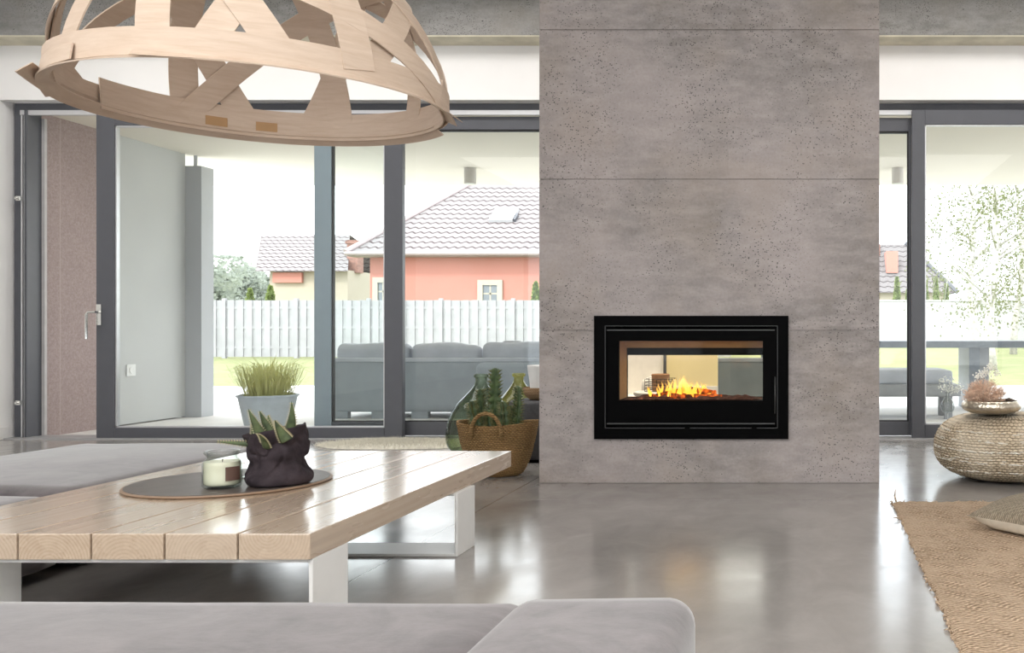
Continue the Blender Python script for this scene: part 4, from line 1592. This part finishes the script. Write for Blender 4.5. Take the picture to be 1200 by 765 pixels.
bm = new(); rbox(bm, ax0, ax1, 9.1, 9.26, .08, H + (PY - 425) * 9.1 / F, .06, 8); obj('backrest', bm, M['outdoor_fabric'], oa, True)
bm = new(); rbox(bm, ax0, ax1, 9.26, 9.9, .08, .40, .05, 8); obj('seat', bm, M['outdoor_fabric'], oa, True)
for x in (ax0, ax1 - .14):
    bm = new(); rbox(bm, x, x + .14, 9.24, 9.9, .1, .56, .04, 8); obj('armrest', bm, M['outdoor_fabric'], oa, True)
for x in (ax0 + .08, ax1 - .08):
    for y in (9.2, 9.82):
        bm = new(); box(bm, x - .03, x + .03, y - .03, y + .03, -.012, .1); obj('leg', bm, M['outdoor_frame'], oa)

# big planter with grass
pp = at(314, 497, 9.35); pp.z = -.012
zt = H + (PY - 462) * 9.35 / F - pp.z
pg = thing('grass_planter', 'pale zinc bucket planter of ornamental grass outside the sliding leaf', 'planter', pp)
r1 = 32 * 9.35 / F
bm = new(); lathe(bm, [(r1 * .72, 0), (r1 * .74, .006), (r1 * .97, zt - .02), (r1 * 1.02, zt - .02), (r1 * 1.02, zt), (r1 * .95, zt), (r1 * .9, zt - .08), (.01, zt - .09)], pp, 40)
obj('bucket', bm, M['zinc'], pg, 40)
bm = new()
for k in range(520):
    a = rng.uniform(0, 2 * PI); rr = r1 * .8 * math.sqrt(rng.random())
    b = pp + Vector((rr * math.cos(a), rr * math.sin(a), zt - .06))
    h_ = rng.uniform(.26, .50)
    o_ = Vector((math.cos(a), math.sin(a), 0)) * rng.uniform(.05, .46) * (rr / r1 + .3)
    p1, p2 = b + o_ * .35 + Vector((0, 0, h_ * .75)), b + o_ + Vector((0, 0, h_ * rng.uniform(.5, 1)))
    w = Vector((-math.sin(a), math.cos(a), 0)) * .004
    f = [bm.verts.new(q) for q in (b - w, b + w, p1 + w * .8, p1 - w * .8)]
    bm.faces.new(f)
    bm.faces.new([f[3], f[2], bm.verts.new(p2)])
obj('grass', bm, M['grass_blade'], pg)

# outdoor table, bench and bottle vase on the right
ty = 11.3
tz1, tz0 = H + (PY - 399.5) * ty / F, H + (PY - 407.5) * ty / F
ot = thing('outdoor_table', 'long grey outdoor table on slab legs beyond the right-hand glass door', 'table', (1.5, 11.5, 0))
bm = new(); box(bm, -.9, 3.9, ty, ty + .95, tz0, tz1, .006); obj('tabletop', bm, M['outdoor_table'], ot)
for x in (-.5, (1137 - PX) * ty / F, 3.4):
    bm = new(); box(bm, x, x + .13, ty + .08, ty + .85, -.012, tz0); obj('leg', bm, M['outdoor_table'], ot)
bm = new(); box(bm, (1137 - PX) * ty / F + .13, (1163 - PX) * ty / F, ty + .2, ty + .75, -.012, tz0); obj('leg_panel', bm, M['outdoor_frame'], ot)
by = 10.25
ob2 = thing('outdoor_lounger', 'low grey outdoor lounger on the terrace right of the chimney', 'lounger', (1.2, 10.5, 0))
bm = new(); rbox(bm, .3, (1117 - PX) * by / F, by, by + .62, H + (PY - 452) * by / F, H + (PY - 433) * by / F, .05, 8); obj('mattress', bm, M['outdoor_light'], ob2, True)
bm = new(); rbox(bm, .3, (1126 - PX) * by / F, by - .06, by + .64, H + (PY - 465) * by / F, H + (PY - 450) * by / F, .03, 6); obj('base', bm, M['outdoor_frame'], ob2, True)
for x in (.4, 1.6):
    for y in (by + .03, by + .5):
        bm = new(); box(bm, x - .04, x + .04, y - .04, y + .04, -.012, H + (PY - 464) * by / F); obj('leg', bm, M['outdoor_frame'], ob2)
vc = at(1110.5, 478, 8.75); 
vc.z = -.012
vs_z = H + (PY - 484) * 8.75 / F
vt = thing('glass_vase', 'clear glass bulb vase of white sprigs on a thin stand outside the door', 'vase', vc)
bm = new(); tube(bm, [vc + Vector((0, 0, .01)), Vector((vc.x, vc.y, vs_z))], .006, 8); lathe(bm, [(.07, 0), (.07, .008), (.01, .012)], vc, 24); obj('stand', bm, M['frame_light'], vt)
bm = new(); q0 = Vector((vc.x, vc.y, vs_z))
lathe(bm, smoothprof([(.012, 0), (.05, .015), (.066, .06), (.058, .10), (.03, .14), (.02, .18), (.024, .2), (.02, .2), (.016, .18), (.026, .14), (.053, .1), (.06, .06), (.045, .02), (.006, .008)], 5), q0, 32)
obj('bulb_vase', bm, M['clear_glass'], vt, True)
bm = new()
for k in range(16):
    e = q0 + Vector((rng.uniform(-.10, .13), rng.uniform(-.06, .06), rng.uniform(.2, .32)))
    tube(bm, [q0 + Vector((0, 0, .1)), q0 + Vector((0, 0, .2)), e], .0014, 4)
    for q in range(7):
        bmesh.ops.create_icosphere(bm, subdivisions=1, radius=.007, matrix=Matrix.Translation(e + Vector((rng.uniform(-.03, .03), rng.uniform(-.03, .03), rng.uniform(-.03, .03)))))
obj('sprigs', bm, M['white_sprig'], vt)


# ------------------------------------------------------------------ garden
def gz_(y):
    for (ya, za), (yb, zb) in (((16.6, -.03), (26, .2)), ((26, .2), (34, .36)), ((34, .36), (60, .6))):
        if y <= yb:
            return za + (zb - za) * max(0, (y - ya)) / (yb - ya)
    return .6


bm = new()
ys = [16.6, 18, 20, 22, 24, 26, 30, 34, 40, 60, 120]
xs = [-80, -50, -30, -20, -10, 0, 10, 20, 40, 80]
gv2 = [[bm.verts.new((x, y, gz_(y))) for x in xs] for y in ys]
for j in range(len(ys) - 1):
    for i in range(len(xs) - 1):
        bm.faces.new([gv2[j][i], gv2[j][i + 1], gv2[j + 1][i + 1], gv2[j + 1][i]])
struct('lawn', bm, M['lawn'], 'bright green lawn beyond the terrace', 'lawn', True)

fy = 26.0
fn_ = thing('garden_fence', 'pale vertical board fence in front of the salmon house', 'fence', (-13, fy, .2))
x = -20.0
while x < -3.2:
    bm = new()
    for i in range(16):
        xx = x + .125 * i
        d = -.014 if i % 2 else .014
        box(bm, xx - .01, xx + .155, fy + d - .012, fy + d + .012, .24, 1.80 + .012 * rng.random())
    for z in (.5, 1.05, 1.6):
        box(bm, x, x + 2, fy - .018, fy + .018, z - .03, z + .03)
    obj('fence_panel', bm, M['fence'], fn_)
    bm = new(); box(bm, x - .05, x + .05, fy - .05, fy + .05, .15, 1.86); obj('post', bm, M['fence'], fn_)
    x += 2.0
bm = new(); box(bm, -1.5, 22, 34, 34.25, .3, H + (PY - 353) * 34 / F); box(bm, -1.5, 22, 33.97, 34.28, H + (PY - 353) * 34 / F, H + (PY - 353) * 34 / F + .05)
tag(obj('garden_wall', bm, M['garden_wall'], None, origin=(9, 34, .3)), 'smooth white garden wall behind the birches', 'wall')


def slope(bm, lay, a, b, c, d):
    """roof face a-b along the eave, c-d along the ridge, with tile coordinates"""
    a, b, c, d = (Vector(p) for p in (a, b, c, d))
    f = quad(bm, a, b, c, d) if (c - d).length > 1e-4 else bm.faces.new([bm.verts.new(p) for p in (a, b, c)])
    u = (b - a).normalized()
    n = (b - a).cross(d - a).normalized()
    v = n.cross(u)
    for vt_ in f.verts:
        q = vt_.co - a
        vt_[lay] = (q.dot(u), abs(q.dot(v)), 0)
    return f


def solidify(bm, vec):
    pass


# salmon house
HY = 36.0
hs = HY / F
hX = lambda px, y=HY: (px - PX) * y / F
hZ = lambda py, y=HY: H + (PY - py) * y / F
ho = thing('house', 'salmon pink house with a big pale tiled roof behind the fence', 'house', (hX(560), HY, .5))
ez = hZ(297)
wx0, wx1 = hX(428), hX(800)
bm = new(); box(bm, wx0, wx1, HY + .4, HY + 9.5, .3, ez + .05); obj('walls', bm, M['house_wall'], ho)
bm = new(); lay = bm.verts.layers.float_vector.new('grain')
rx0, rx1 = hX(408), wx1 + .6
ry0, ry1, rym = HY - .2, HY + 10.1, HY + 5
rz_ = hZ(213, rym)
ridge0 = (hX(556, rym), rym, rz_); ridge1 = (rx1 - 5, rym, rz_)
slope(bm, lay, (rx0, ry0, ez), (rx1, ry0, ez), ridge1, ridge0)
slope(bm, lay, (rx1, ry1, ez), (rx0, ry1, ez), ridge0, ridge1)
slope(bm, lay, (rx0, ry1, ez), (rx0, ry0, ez), ridge0, ridge0)
slope(bm, lay, (rx1, ry0, ez), (rx1, ry1, ez), ridge1, ridge1)
roof = obj('roof', bm, M['roof_pink'], ho)
bm = new()
tube(bm, [(rx0, ry0, ez + .04), ridge0], .12, 8); tube(bm, [ridge0, ridge1], .12, 8)
obj('ridge_tiles', bm, M['gutter'], roof)
bm = new(); tube(bm, [(rx0, ry0 - .06, ez - .02), (rx1, ry0 - .06, ez - .02)], .08, 8); box(bm, rx0 + .05, rx1, ry0 + .05, HY + .45, ez - .12, ez - .04)
obj('gutter', bm, M['gutter'], ho)
# roof window
sl = (Vector(ridge0) - Vector((ridge0[0], ry0, ez)))
sl.normalize(); nrm = Vector((1, 0, 0)).cross(sl).normalized()
t_ = .0
k_ = (hZ(253, HY + 2.2) - ez) / (rz_ - ez)
scn = Vector((hX(591, HY + 2.3), ry0 + (rym - ry0) * k_, ez + (rz_ - ez) * k_)) + nrm * .06
bm = new(); obox(bm, scn, Vector((1, 0, 0)), sl, nrm, .95, 1.05, .14); obj('roof_window', bm, M['skylight'], ho)
bm = new(); bmv = scn - sl * .0 + Vector((.55, 0, 0)); obox(bm, bmv - sl * .25, Vector((1, 0, 0)), sl, nrm, .08, .5, .14); obj('window_flashing', bm, M['frame'], ho)
for (pa, pb, pt, pbt) in ((560, 589, 328, 360), (437, 461, 325, 358)):
    yw = HY + .36
    bm = new()
    xa, xb, za, zb = hX(pa, yw), hX(pb, yw), hZ(pbt, yw), hZ(pt, yw)
    t4 = .2
    for c in ((xa, xa + t4, za, zb), (xb - t4, xb, za, zb), (xa + t4, xb - t4, zb - t4, zb), (xa + t4, xb - t4, za, za + t4)):
        box(bm, c[0], c[1], yw - .06, yw + .06, c[2], c[3])
    box(bm, (xa + xb) / 2 - .03, (xa + xb) / 2 + .03, yw, yw + .04, za + t4, zb - t4)
    box(bm, xa + t4, xb - t4, yw, yw + .04, (za + zb) / 2 - .03, (za + zb) / 2 + .03)
    wn = obj('house_window', bm, M['cream_frame'], ho)
    bm = new(); box(bm, xa + t4, xb - t4, yw + .01, yw + .03, za + t4, zb - t4); obj('pane', bm, M['pane_dark'], wn)

# second house, left of it
Y2 = 46.0
h2 = thing('house', 'small house with a dark lined pale roof left of the salmon house', 'house', (hX(360, Y2), Y2, .5))
bm = new(); box(bm, hX(312, Y2), hX(404, Y2), Y2 + .3, Y2 + 7, .4, hZ(316, Y2)); obj('walls', bm, M['house_cream'], h2)
bm = new(); lay = bm.verts.layers.float_vector.new('grain')
e2, r2 = hZ(318, Y2), hZ(275, Y2 + 3.6)
slope(bm, lay, (hX(302, Y2), Y2 - .2, e2), (hX(410, Y2), Y2 - .2, e2), (hX(410, Y2 + 3.6), Y2 + 3.6, r2), (hX(306, Y2 + 3.6), Y2 + 3.6, r2))
slope(bm, lay, (hX(410, Y2), Y2 + 7.4, e2), (hX(302, Y2), Y2 + 7.4, e2), (hX(306, Y2 + 3.6), Y2 + 3.6, r2), (hX(410, Y2 + 3.6), Y2 + 3.6, r2))
obj('roof', bm, M['roof_pink'], h2)
bm = new(); box(bm, hX(318, Y2), hX(352, Y2), Y2 + .1, Y2 + .28, hZ(331, Y2), hZ(319, Y2)); obj('wall_panel', bm, M['house_wall'], h2, label='salmon coloured band of wall')
bm = new(); box(bm, hX(395, Y2), hX(408, Y2), Y2 + 1, Y2 + 1.6, hZ(318, Y2), hZ(279, Y2)); box(bm, hX(393.5, Y2), hX(409.5, Y2), Y2 + .94, Y2 + 1.66, hZ(283, Y2), hZ(280, Y2)); obj('chimney', bm, M['brick'], h2)

# house on the right behind the garden wall
Y3 = 60.0
h3 = thing('house', 'grey roofed house behind the white garden wall on the right', 'house', (hX(1075, Y3), Y3, .6))
bm = new(); box(bm, hX(1005, Y3), hX(1112, Y3), Y3 + .4, Y3 + 8, .5, hZ(341, Y3)); obj('walls', bm, M['house_cream'], h3)
bm = new(); lay = bm.verts.layers.float_vector.new('grain')
e3, r3 = hZ(343, Y3), hZ(286, Y3 + 4)
slope(bm, lay, (hX(998, Y3), Y3, e3), (hX(1122, Y3), Y3, e3), (hX(1062, Y3 + 4), Y3 + 4, r3), (hX(1010, Y3 + 4), Y3 + 4, r3))
slope(bm, lay, (hX(1122, Y3), Y3, e3), (hX(1122, Y3), Y3 + 8.4, e3), (hX(1062, Y3 + 4), Y3 + 4, r3), (hX(1062, Y3 + 4), Y3 + 4, r3))
slope(bm, lay, (hX(1122, Y3), Y3 + 8.4, e3), (hX(998, Y3), Y3 + 8.4, e3), (hX(1010, Y3 + 4), Y3 + 4, r3), (hX(1062, Y3 + 4), Y3 + 4, r3))
obj('roof', bm, M['roof_grey'], h3)
bm = new(); box(bm, hX(1041, Y3), hX(1055, Y3), Y3 + 1.4, Y3 + 3, hZ(318, Y3), hZ(292, Y3)); obj('dormer', bm, M['house_wall'], h3, label='salmon coloured dormer')
bm = new(); tube(bm, [(hX(1062, Y3 + 4), Y3 + 4, r3 + .05), (hX(1122, Y3), Y3, e3 + .05)], .16, 6); obj('hip_tiles', bm, M['frame'], h3)
bm = new(); box(bm, hX(1030, Y3), hX(1036, Y3), Y3 + 3.0, Y3 + 3.8, hZ(300, Y3), hZ(281, Y3)); obj('chimney', bm, M['brick'], h3)


def leafquad(bm, c, s):
    a = Vector((rng.gauss(0, 1), rng.gauss(0, 1), rng.gauss(0, 1))).normalized()
    b = a.cross(Vector((rng.gauss(0, 1), rng.gauss(0, 1), rng.gauss(0, 1)))).normalized()
    f = [c - a * s, c + b * s * .6, c + a * s, c - b * s * .6]
    bm.faces.new([bm.verts.new(p) for p in f])


def birch(px, y, lab, h_, spread, nb, nl, ls, lean=0.0):
    z0 = gz_(y)
    b = Vector(((px - PX) * y / F, y, z0 - .05))
    t = thing('birch_tree', lab, 'tree', b, 'birch trees by the garden wall')
    bm = new()
    n = 12
    pts = [b + Vector((lean * (i / n) ** 1.5 + .12 * math.sin(i * .8 + px), 0, h_ * i / n)) for i in range(n + 1)]
    tube(bm, pts, [.12 * (1 - .85 * i / n) for i in range(n + 1)], 8)
    tips = []
    for k in range(nb):
        i = rng.uniform(.16, .98)
        p = pts[int(i * n)].lerp(pts[min(n, int(i * n) + 1)], i * n - int(i * n))
        a = rng.uniform(0, 2 * PI)
        L = spread * (1.15 - .6 * i) * rng.uniform(.5, 1)
        e = p + Vector((math.cos(a) * L, math.sin(a) * L, L * rng.uniform(.1, .6)))
        dr = e + Vector((math.cos(a) * .3, math.sin(a) * .3, -rng.uniform(.3, 1.3)))
        tube(bm, [p, p.lerp(e, .6) + Vector((0, 0, .2)), e, dr], [.028, .018, .010, .004], 5)
        tips.append((p, e, dr))
    obj('trunk', bm, M['bark_white'], t, True)
    bm = new()
    for p, e, dr in tips:
        for q in range(nl):
            u = rng.random()
            c = (p.lerp(e, .3 + .7 * rng.random()) if u < .45 else e.lerp(dr, rng.random() * 1.15))
            leafquad(bm, c + Vector((rng.gauss(0, .16), rng.gauss(0, .16), rng.gauss(-.08, .18))), ls * rng.uniform(.6, 1.1))
    obj('foliage', bm, M['birch_leaf'], t)


birch(1146, 25, 'birch tree furthest left of the group behind the right glass door', 7.6, 2.0, 38, 90, .05, -.6)
birch(1166, 21, 'birch tree with the thickest pale trunk, middle of the group', 7.8, 1.7, 38, 92, .047, -.2)
birch(1192, 28.5, 'birch tree at the right edge of the photo', 8.2, 1.9, 40, 92, .047, .2)
birch(1235, 31.5, 'birch tree rising behind the right edge of the view', 8.4, 2.4, 38, 84, .05, -.3)


def conifer(px, top, y, w, lab, group):
    b = Vector(((px - PX) * y / F, y, gz_(y)))
    h_ = H + (PY - top) * y / F - b.z
    t = thing('thuja', lab, 'tree', b, group)
    bm = new(); tube(bm, [b - Vector((0, 0, .05)), b + Vector((0, 0, h_ * .9))], [.06, .01], 6); obj('trunk', bm, M['bark'], t)
    bm = new()
    for k in range(900):
        u = rng.random() ** .8
        r = w * (1 - u) ** .7 * (.5 + .5 * min(1, u * 8)) * math.sqrt(rng.uniform(.3, 1))
        a = rng.uniform(0, 2 * PI)
        leafquad(bm, b + Vector((r * math.cos(a), r * math.sin(a), .1 + u * h_ * .95)), .10)
    obj('foliage', bm, M['thuja'], t)


for px_, tp, y, w, lab in ((1051, 324, 41, .30, 'slim thuja just right of the chimney, behind the garden wall'), (1085, 330, 41, .22, 'thuja beside the stile of the right glass door'),
                           (1097, 324, 41, .24, 'tallest thuja of the row behind the garden wall'), (1109, 332, 42, .24, 'thuja at the right end of the row behind the garden wall'),
                           (1064, 338, 42, .3, 'short thuja hidden by the door stile, behind the garden wall')):
    conifer(px_, tp, y, w, lab, 'thujas behind the garden wall')
for px_, tp, y, w, lab in ((293, 339, 33, .34, 'small bright thuja above the fence, left of the other'), (317, 335, 33, .36, 'small bright thuja above the fence, under the small house')):
    conifer(px_, tp, y, w, lab, 'thujas behind the board fence')
conifer(628, 330, 31, .3, 'thuja poking over the fence next to the chimney', None)


def broad(px, top, y, w, lab):
    b = Vector(((px - PX) * y / F, y, gz_(y)))
    h_ = H + (PY - top) * y / F - b.z
    t = thing('woodland_tree', lab, 'tree', b, 'hazy trees on the horizon')
    bm = new(); tube(bm, [b - Vector((0, 0, .05)), b + Vector((0, 0, h_ * .6))], [.25, .1], 6); obj('trunk', bm, M['bark'], t)
    bm = new()
    lobes = [(Vector((rng.gauss(0, w * .4), rng.gauss(0, w * .3), h_ * rng.uniform(.3, .85))), w * rng.uniform(.35, .6)) for _ in range(9)]
    for c, r in lobes:
        for k in range(330):
            d = Vector((rng.gauss(0, 1), rng.gauss(0, 1), rng.gauss(0, 1))).normalized()
            q = b + c + d * r * rng.uniform(.7, 1)
            q.z = min(q.z, b.z + h_)
            leafquad(bm, q, .2)
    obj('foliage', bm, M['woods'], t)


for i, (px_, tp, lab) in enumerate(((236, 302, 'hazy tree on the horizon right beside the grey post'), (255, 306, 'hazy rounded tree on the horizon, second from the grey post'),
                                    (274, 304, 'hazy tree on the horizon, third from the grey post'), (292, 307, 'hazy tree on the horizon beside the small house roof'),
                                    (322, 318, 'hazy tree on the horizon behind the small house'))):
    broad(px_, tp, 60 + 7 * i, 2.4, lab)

# ------------------------------------------------------------------ light
w = bpy.data.worlds.new('sky')
sc.world = w
w.use_nodes = True
nt = w.node_tree
bg = nt.nodes['Background']
tcw = nt.nodes.new('ShaderNodeTexCoord')
nz = nt.nodes.new('ShaderNodeTexNoise'); nz.inputs['Scale'].default_value = 2.2; nz.inputs['Detail'].default_value = 5
rp = nt.nodes.new('ShaderNodeValToRGB')
rp.color_ramp.elements[0].position = .35; rp.color_ramp.elements[0].color = (.86, .92, 1, 1)
rp.color_ramp.elements[1].position = .65; rp.color_ramp.elements[1].color = (1, .99, .97, 1)
nt.links.new(tcw.outputs['Generated'], nz.inputs['Vector'])
nt.links.new(nz.outputs['Fac'], rp.inputs[0])
nt.links.new(rp.outputs[0], bg.inputs[0])
bg.inputs[1].default_value = 2.2

sun = bpy.data.lights.new('sun', 'SUN'); sun.energy = 1.2; sun.angle = D(6); sun.color = (1, .96, .9)
so_ = bpy.data.objects.new('sun', sun); C.objects.link(so_)
so_.rotation_euler = (D(48), 0, D(-28))        # high sun behind the viewpoint

# unseen ceiling panels added as fill light: one over the seating, one on each side behind the chimney line
for (nm, lab, x0_, x1_, y0_, y1_, en) in (('seating', 'wide flat luminous ceiling panel above the seating area', -5.6, 3.4, -3.4, 1.4, 265),
                                       ('front', 'long flat luminous ceiling strip above the glazed front', -6.4, 4.6, 6.35, 7.35, 80)):
    cx_, cy_ = (x0_ + x1_) / 2, (y0_ + y1_) / 2
    clt = thing('ceiling_light', lab, 'lamp', (cx_, cy_, ZC))
    bm = new(); box(bm, x0_ - .1, x1_ + .1, y0_ - .1, y1_ + .1, ZC - .05, ZC - .001); obj('light_housing', bm, M['white_wall'], clt)
    al_ = bpy.data.lights.new('ceiling_panel', 'AREA'); al_.shape = 'RECTANGLE'; al_.size = x1_ - x0_; al_.size_y = y1_ - y0_; al_.energy = en; al_.color = (1, .965, .92)
    ao = bpy.data.objects.new('ceiling_panel', al_); ao.location = (cx_, cy_, ZC - .06); C.objects.link(ao)

# unseen, added to brighten the yellow panel: spotlight over the gap behind the chimney
spc = Vector((-1.0, 6.75, ZC - .12))
spt = thing('spotlight', 'small white ceiling spotlight behind the chimney, aimed at the yellow panel', 'lamp', (-1.0, 6.75, ZC))
bm = new(); tube(bm, [(-1.0, 6.75, ZC), (-1.0, 6.75, ZC - .09)], .012, 10); obj('stem', bm, M['porcelain'], spt)
bm = new(); tube(bm, [(-1.0, 6.70, ZC - .06), (-1.0, 6.745, ZC - .115)], .045, 18); obj('housing', bm, M['porcelain'], spt, 40)
sd_ = bpy.data.lights.new('spot_beam', 'SPOT'); sd_.energy = 330; sd_.spot_size = D(40); sd_.spot_blend = .6; sd_.shadow_soft_size = .04; sd_.color = (1, .95, .85)
sb_ = bpy.data.objects.new('spot_beam', sd_); sb_.location = spc; C.objects.link(sb_)
sb_.rotation_euler = (Vector((-1.05, 7.45, .65)) - spc).to_track_quat('-Z', 'Y').to_euler()
